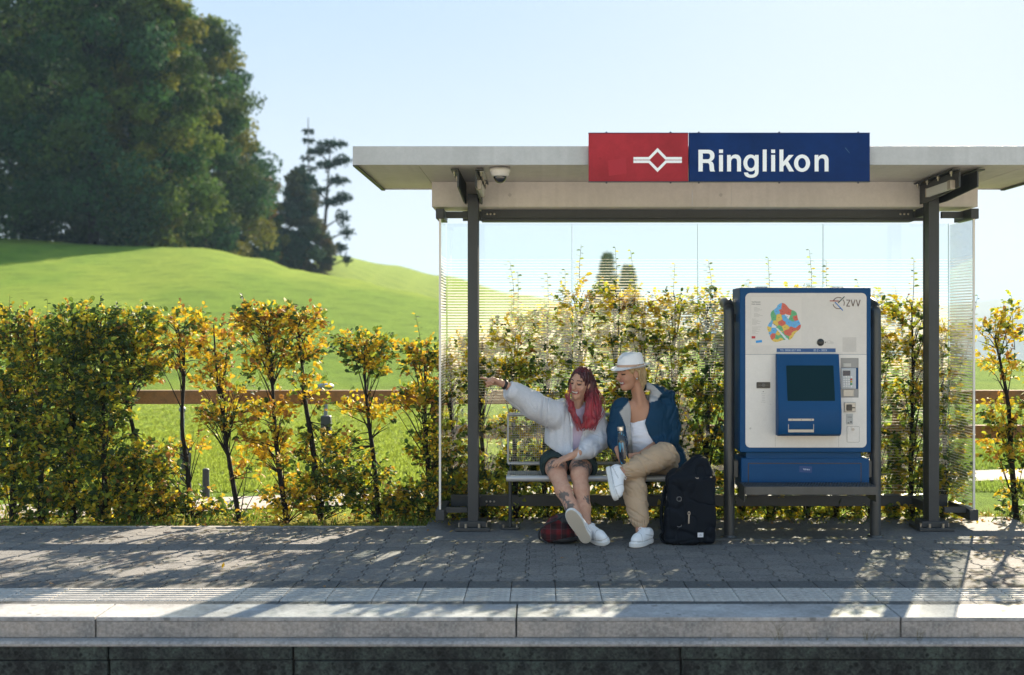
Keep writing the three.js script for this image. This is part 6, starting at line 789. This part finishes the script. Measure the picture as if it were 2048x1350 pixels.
  const L = (pts) => new THREE.LatheGeometry(pts.map(([x, y]) => new THREE.Vector2(x, y)), 28), bt = (() => { const n = 128, d = new Uint8Array(n * n * 4); for (let j = 0; j < n; j++) for (let i = 0; i < n; i++) { const u = i / n * 6.2832, v = j / n * 5, q = Math.sin(3 * noise3(Math.cos(u) * 1.4, v, Math.sin(u) * 1.4) * 2.4 + v * 1.6), k = sstep(0.55, 0.95, q); d.set([lerp(6, 60, k), lerp(22, 140, k), lerp(40, 175, k), 255], (j * n + i) * 4); } const t = new THREE.DataTexture(d, n, n, THREE.RGBAFormat); t.colorSpace = THREE.SRGBColorSpace; t.magFilter = THREE.LinearFilter; t.needsUpdate = true; return t; })();
  obj('flask', L([[0, 0], [0.030, 0], [0.034, 0.004], [0.034, 0.15], [0.032, 0.175], [0.024, 0.205], [0.0205, 0.222], [0.0205, 0.236]]), phys(rgb(1, 1, 1), 0.22, { map: bt, clearcoat: 0.6 }), bot); obj('cap', L([[0.0215, 0.2365], [0.0225, 0.238], [0.0225, 0.262], [0.021, 0.266], [0, 0.2665]]), std(rgb(0.62, 0.56, 0.50), 0.28, { metalness: 0.9 }), bot);
  const lf = thing('maple_leaf', 'small yellow star-shaped leaf held between fingers', 'leaf', [0.617, 0.585, -9.185]), star = new THREE.Shape(); for (let i = 0; i < 10; i++) { const a = i / 10 * 6.2832 + 1.57, r = i % 2 ? 0.011 : [0.036, 0.026, 0.022, 0.022, 0.028][i / 2]; i ? star.lineTo(Math.cos(a) * r, Math.sin(a) * r) : star.moveTo(Math.cos(a) * r, Math.sin(a) * r); } obj('blade', extrude(star, 0.0008), phys(rgb(0.62, 0.40, 0.03), 0.6, { transmission: 0.3, thickness: 0 }), lf); obj('stalk', rod(V(0, 0, 0), V(0.004, -0.035, 0.004), 0.0012), std(rgb(0.4, 0.2, 0.05), 0.8), lf); lf.rotation.set(-0.2, -0.2, 0.15);
}

// ---------------------------------------------------------------- bags on the platform
{
  const A = [1.06, 0, -9.2], bag = thing('backpack', 'large black rolltop backpack standing beside the bench', 'backpack', A), blk = cloth(rgb(0.0055, 0.008, 0.013), { roughness: 0.75 });
  const F = new Field(); F.put((x, y, z) => { const t = clamp(y / 0.5), lean = 0.02 * t, qx = Math.abs(x + 0.012 - lean) - (0.150 - 0.022 * t), qy = Math.abs(y - 0.245) - 0.205, qz = Math.abs(z) - (0.095 - 0.015 * t); return Math.hypot(Math.max(qx, 0), Math.max(qy, 0), Math.max(qz, 0)) + Math.min(Math.max(qx, qy, qz), 0) - 0.035; }, 0.02); F.grow([0, 0.25, 0], 0.30);
  F.cap([0.0, 0.50, 0.0], [0.075, 0.565, 0.0], 0.07, 0.045, 0.07).cap([0.06, 0.57, -0.01], [0.125, 0.47, -0.01], 0.03, 0.035, 0.06).ell([-0.07, 0.44, 0.0], [0.09, 0.08, 0.09], 0.05); F.cut((x, y) => y - 0.004, 0.01); F.warp((x, y, z) => 0.010 * crease(x * 8, y * 7 + x * 3, z * 6) + 0.007 * crease(x * 15, y * 12 + 3, z * 9, 0.14) + 0.008 * noise3(x * 9, y * 9, z * 9) - 0.004);
  obj('pack_body', F.mesh(0.0075), blk, bag);
  const tan = std(rgb(0.50, 0.39, 0.29), 0.8), wh = std(rgb(0.66, 0.66, 0.70), 0.7), mt = std(rgb(0.35, 0.36, 0.38), 0.3, { metalness: 0.9 }), dk = std(rgb(0.03, 0.028, 0.025), 0.8), fz = 0.122;
  { const t = part('leather_tag', bag); obj('patch', extrude(poly([[-0.021, -0.028], [0.021, -0.028], [0.021, 0.016], [0.010, 0.028], [-0.010, 0.028], [-0.021, 0.016]]), 0.003).translate(0.055, 0.385, fz - 0.012), tan, t); obj('print_line', [-0.014, 0.0, 0.013].map((y) => box(0.021, 0.003, 0.0008, 0.055, 0.385 + y, fz - 0.0083)), dk, t); }
  { const t = part('woven_label', bag); obj('label_patch', box(0.040, 0.032, 0.003, 0.060, 0.075, fz + 0.006), wh, t); obj('label_print', [box(0.016, 0.003, 0.0008, 0.060, 0.073, fz + 0.0082), box(0.010, 0.002, 0.0008, 0.060, 0.079, fz + 0.0082)], std(rgb(0.2, 0.2, 0.22), 0.8), t); }
  { const t = part('zip_pull', bag); obj('cord', rod(V(-0.022, 0.155, fz + 0.008), V(-0.02, 0.215, fz + 0.006), 0.0045), tan, t); obj('loop', new THREE.TorusGeometry(0.009, 0.003, 6, 16).scale(0.8, 1.3, 1).translate(-0.02, 0.225, fz + 0.006), tan, t); }
  for (const [x, y] of [[-0.09, 0.325], [-0.09, 0.145]]) obj('strap_buckle', pipe([V(x - 0.014, y, fz), V(x - 0.008, y + 0.013, fz), V(x + 0.014, y + 0.012, fz), V(x + 0.014, y - 0.012, fz), V(x - 0.008, y - 0.013, fz)], 0.0016, 30, 5, true), mt, bag);
  for (const [x, y] of [[-0.142, 0.265], [-0.143, 0.09], [0.115, 0.365]]) obj('strap_end', box(0.014, 0.022, 0.004, x, y, 0.09, 0.001).rotateY(x < 0 ? -0.3 : 0.3), tan, bag);
  obj('clip_hook', pipe([V(0.02, 0.475, 0.105), V(0.035, 0.468, 0.112), V(0.05, 0.470, 0.11)], 0.0035, 8, 6), tan, bag); obj('shoulder_strap', [pipe([V(-0.17, 0.40, -0.03), V(-0.195, 0.26, -0.02), V(-0.20, 0.12, 0.0), V(-0.165, 0.05, 0.02)], 0.012, 20, 8)], blk, bag); obj('strap_tail', pipe([V(-0.17, 0.10, 0.03), V(-0.215, 0.06, 0.05), V(-0.20, 0.02, 0.06), V(-0.165, 0.006, 0.08)], 0.005, 16, 6), blk, bag); obj('carabiner', new THREE.TorusGeometry(0.013, 0.0022, 6, 20).scale(0.6, 1.4, 1).translate(-0.165, 0.325, 0.075), mt, bag);

  const P = thing('plaid_bag', 'small red plaid bag with dark straps on the ground behind white trainers', 'bag', [0.118, 0, -9.2]), pl = (() => { const n = 256, d = new Uint8Array(n * n * 4), band = (t) => { t = t - Math.floor(t); return t < 0.36 ? 1 : t < 0.40 ? 0.25 : t < 0.44 ? 2 : t < 0.48 ? 0.25 : t < 0.60 ? 0.1 : t < 0.64 ? 0.5 : t < 0.9 ? 0.12 : 0.6; }; for (let j = 0; j < n; j++) for (let i = 0; i < n; i++) { const a = band(i / n), b = band(j / n), w = a === 2 || b === 2, v = (Math.min(a, 1) + Math.min(b, 1)) / 2; d.set(w && (i + j) % 2 ? [95, 95, 100, 255] : [18 + v * 82, 8 + v * 5, 12 + v * 8, 255], (j * n + i) * 4); } const t = new THREE.DataTexture(d, n, n, THREE.RGBAFormat); t.wrapS = t.wrapT = THREE.RepeatWrapping; t.repeat.set(1 / 0.085, 1 / 0.085); t.colorSpace = THREE.SRGBColorSpace; t.magFilter = THREE.LinearFilter; t.needsUpdate = true; return t; })();
  const F2 = new Field(); F2.ell([0.0, 0.095, 0], [0.125, 0.10, 0.09], 0.04).ell([0.02, 0.055, 0.0], [0.135, 0.06, 0.10], 0.04).ell([0.02, 0.16, -0.01], [0.08, 0.06, 0.07], 0.04).cut((x, y) => y - 0.004, 0.01); F2.warp(folds(22, 0.006));
  obj('bag_body', metreUV(F2.mesh(0.009)), phys(rgb(1, 1, 1), 0.9, { map: pl }), P); const lea = std(rgb(0.012, 0.013, 0.016), 0.6);
  const base = new Field(); base.ell([0.04, 0.035, 0.0], [0.135, 0.042, 0.103], 0.03).cut((x, y) => y - 0.003, 0.008).cut((x, y) => 0.062 - x * 0.05 - y, 0.006); obj('bag_base', base.mesh(0.009), lea, P); const flap = new Field(); flap.ell([0.055, 0.185, -0.005], [0.075, 0.055, 0.075], 0.03); flap.warp(folds(26, 0.006)); obj('bag_flap', flap.mesh(0.009), lea, P);
  P.scale.setScalar(0.88); obj('shoulder_strap', pipe([V(0.06, 0.215, 0.03), V(-0.02, 0.19, 0.10), V(-0.10, 0.155, 0.11), V(-0.14, 0.10, 0.10), V(-0.135, 0.045, 0.09), V(-0.08, 0.015, 0.10)], 0.0075, 36, 8), lea, P);
}
scene.fog = new THREE.FogExp2(0xb4d6f4, 0.0004);
renderer.render(scene, camera);
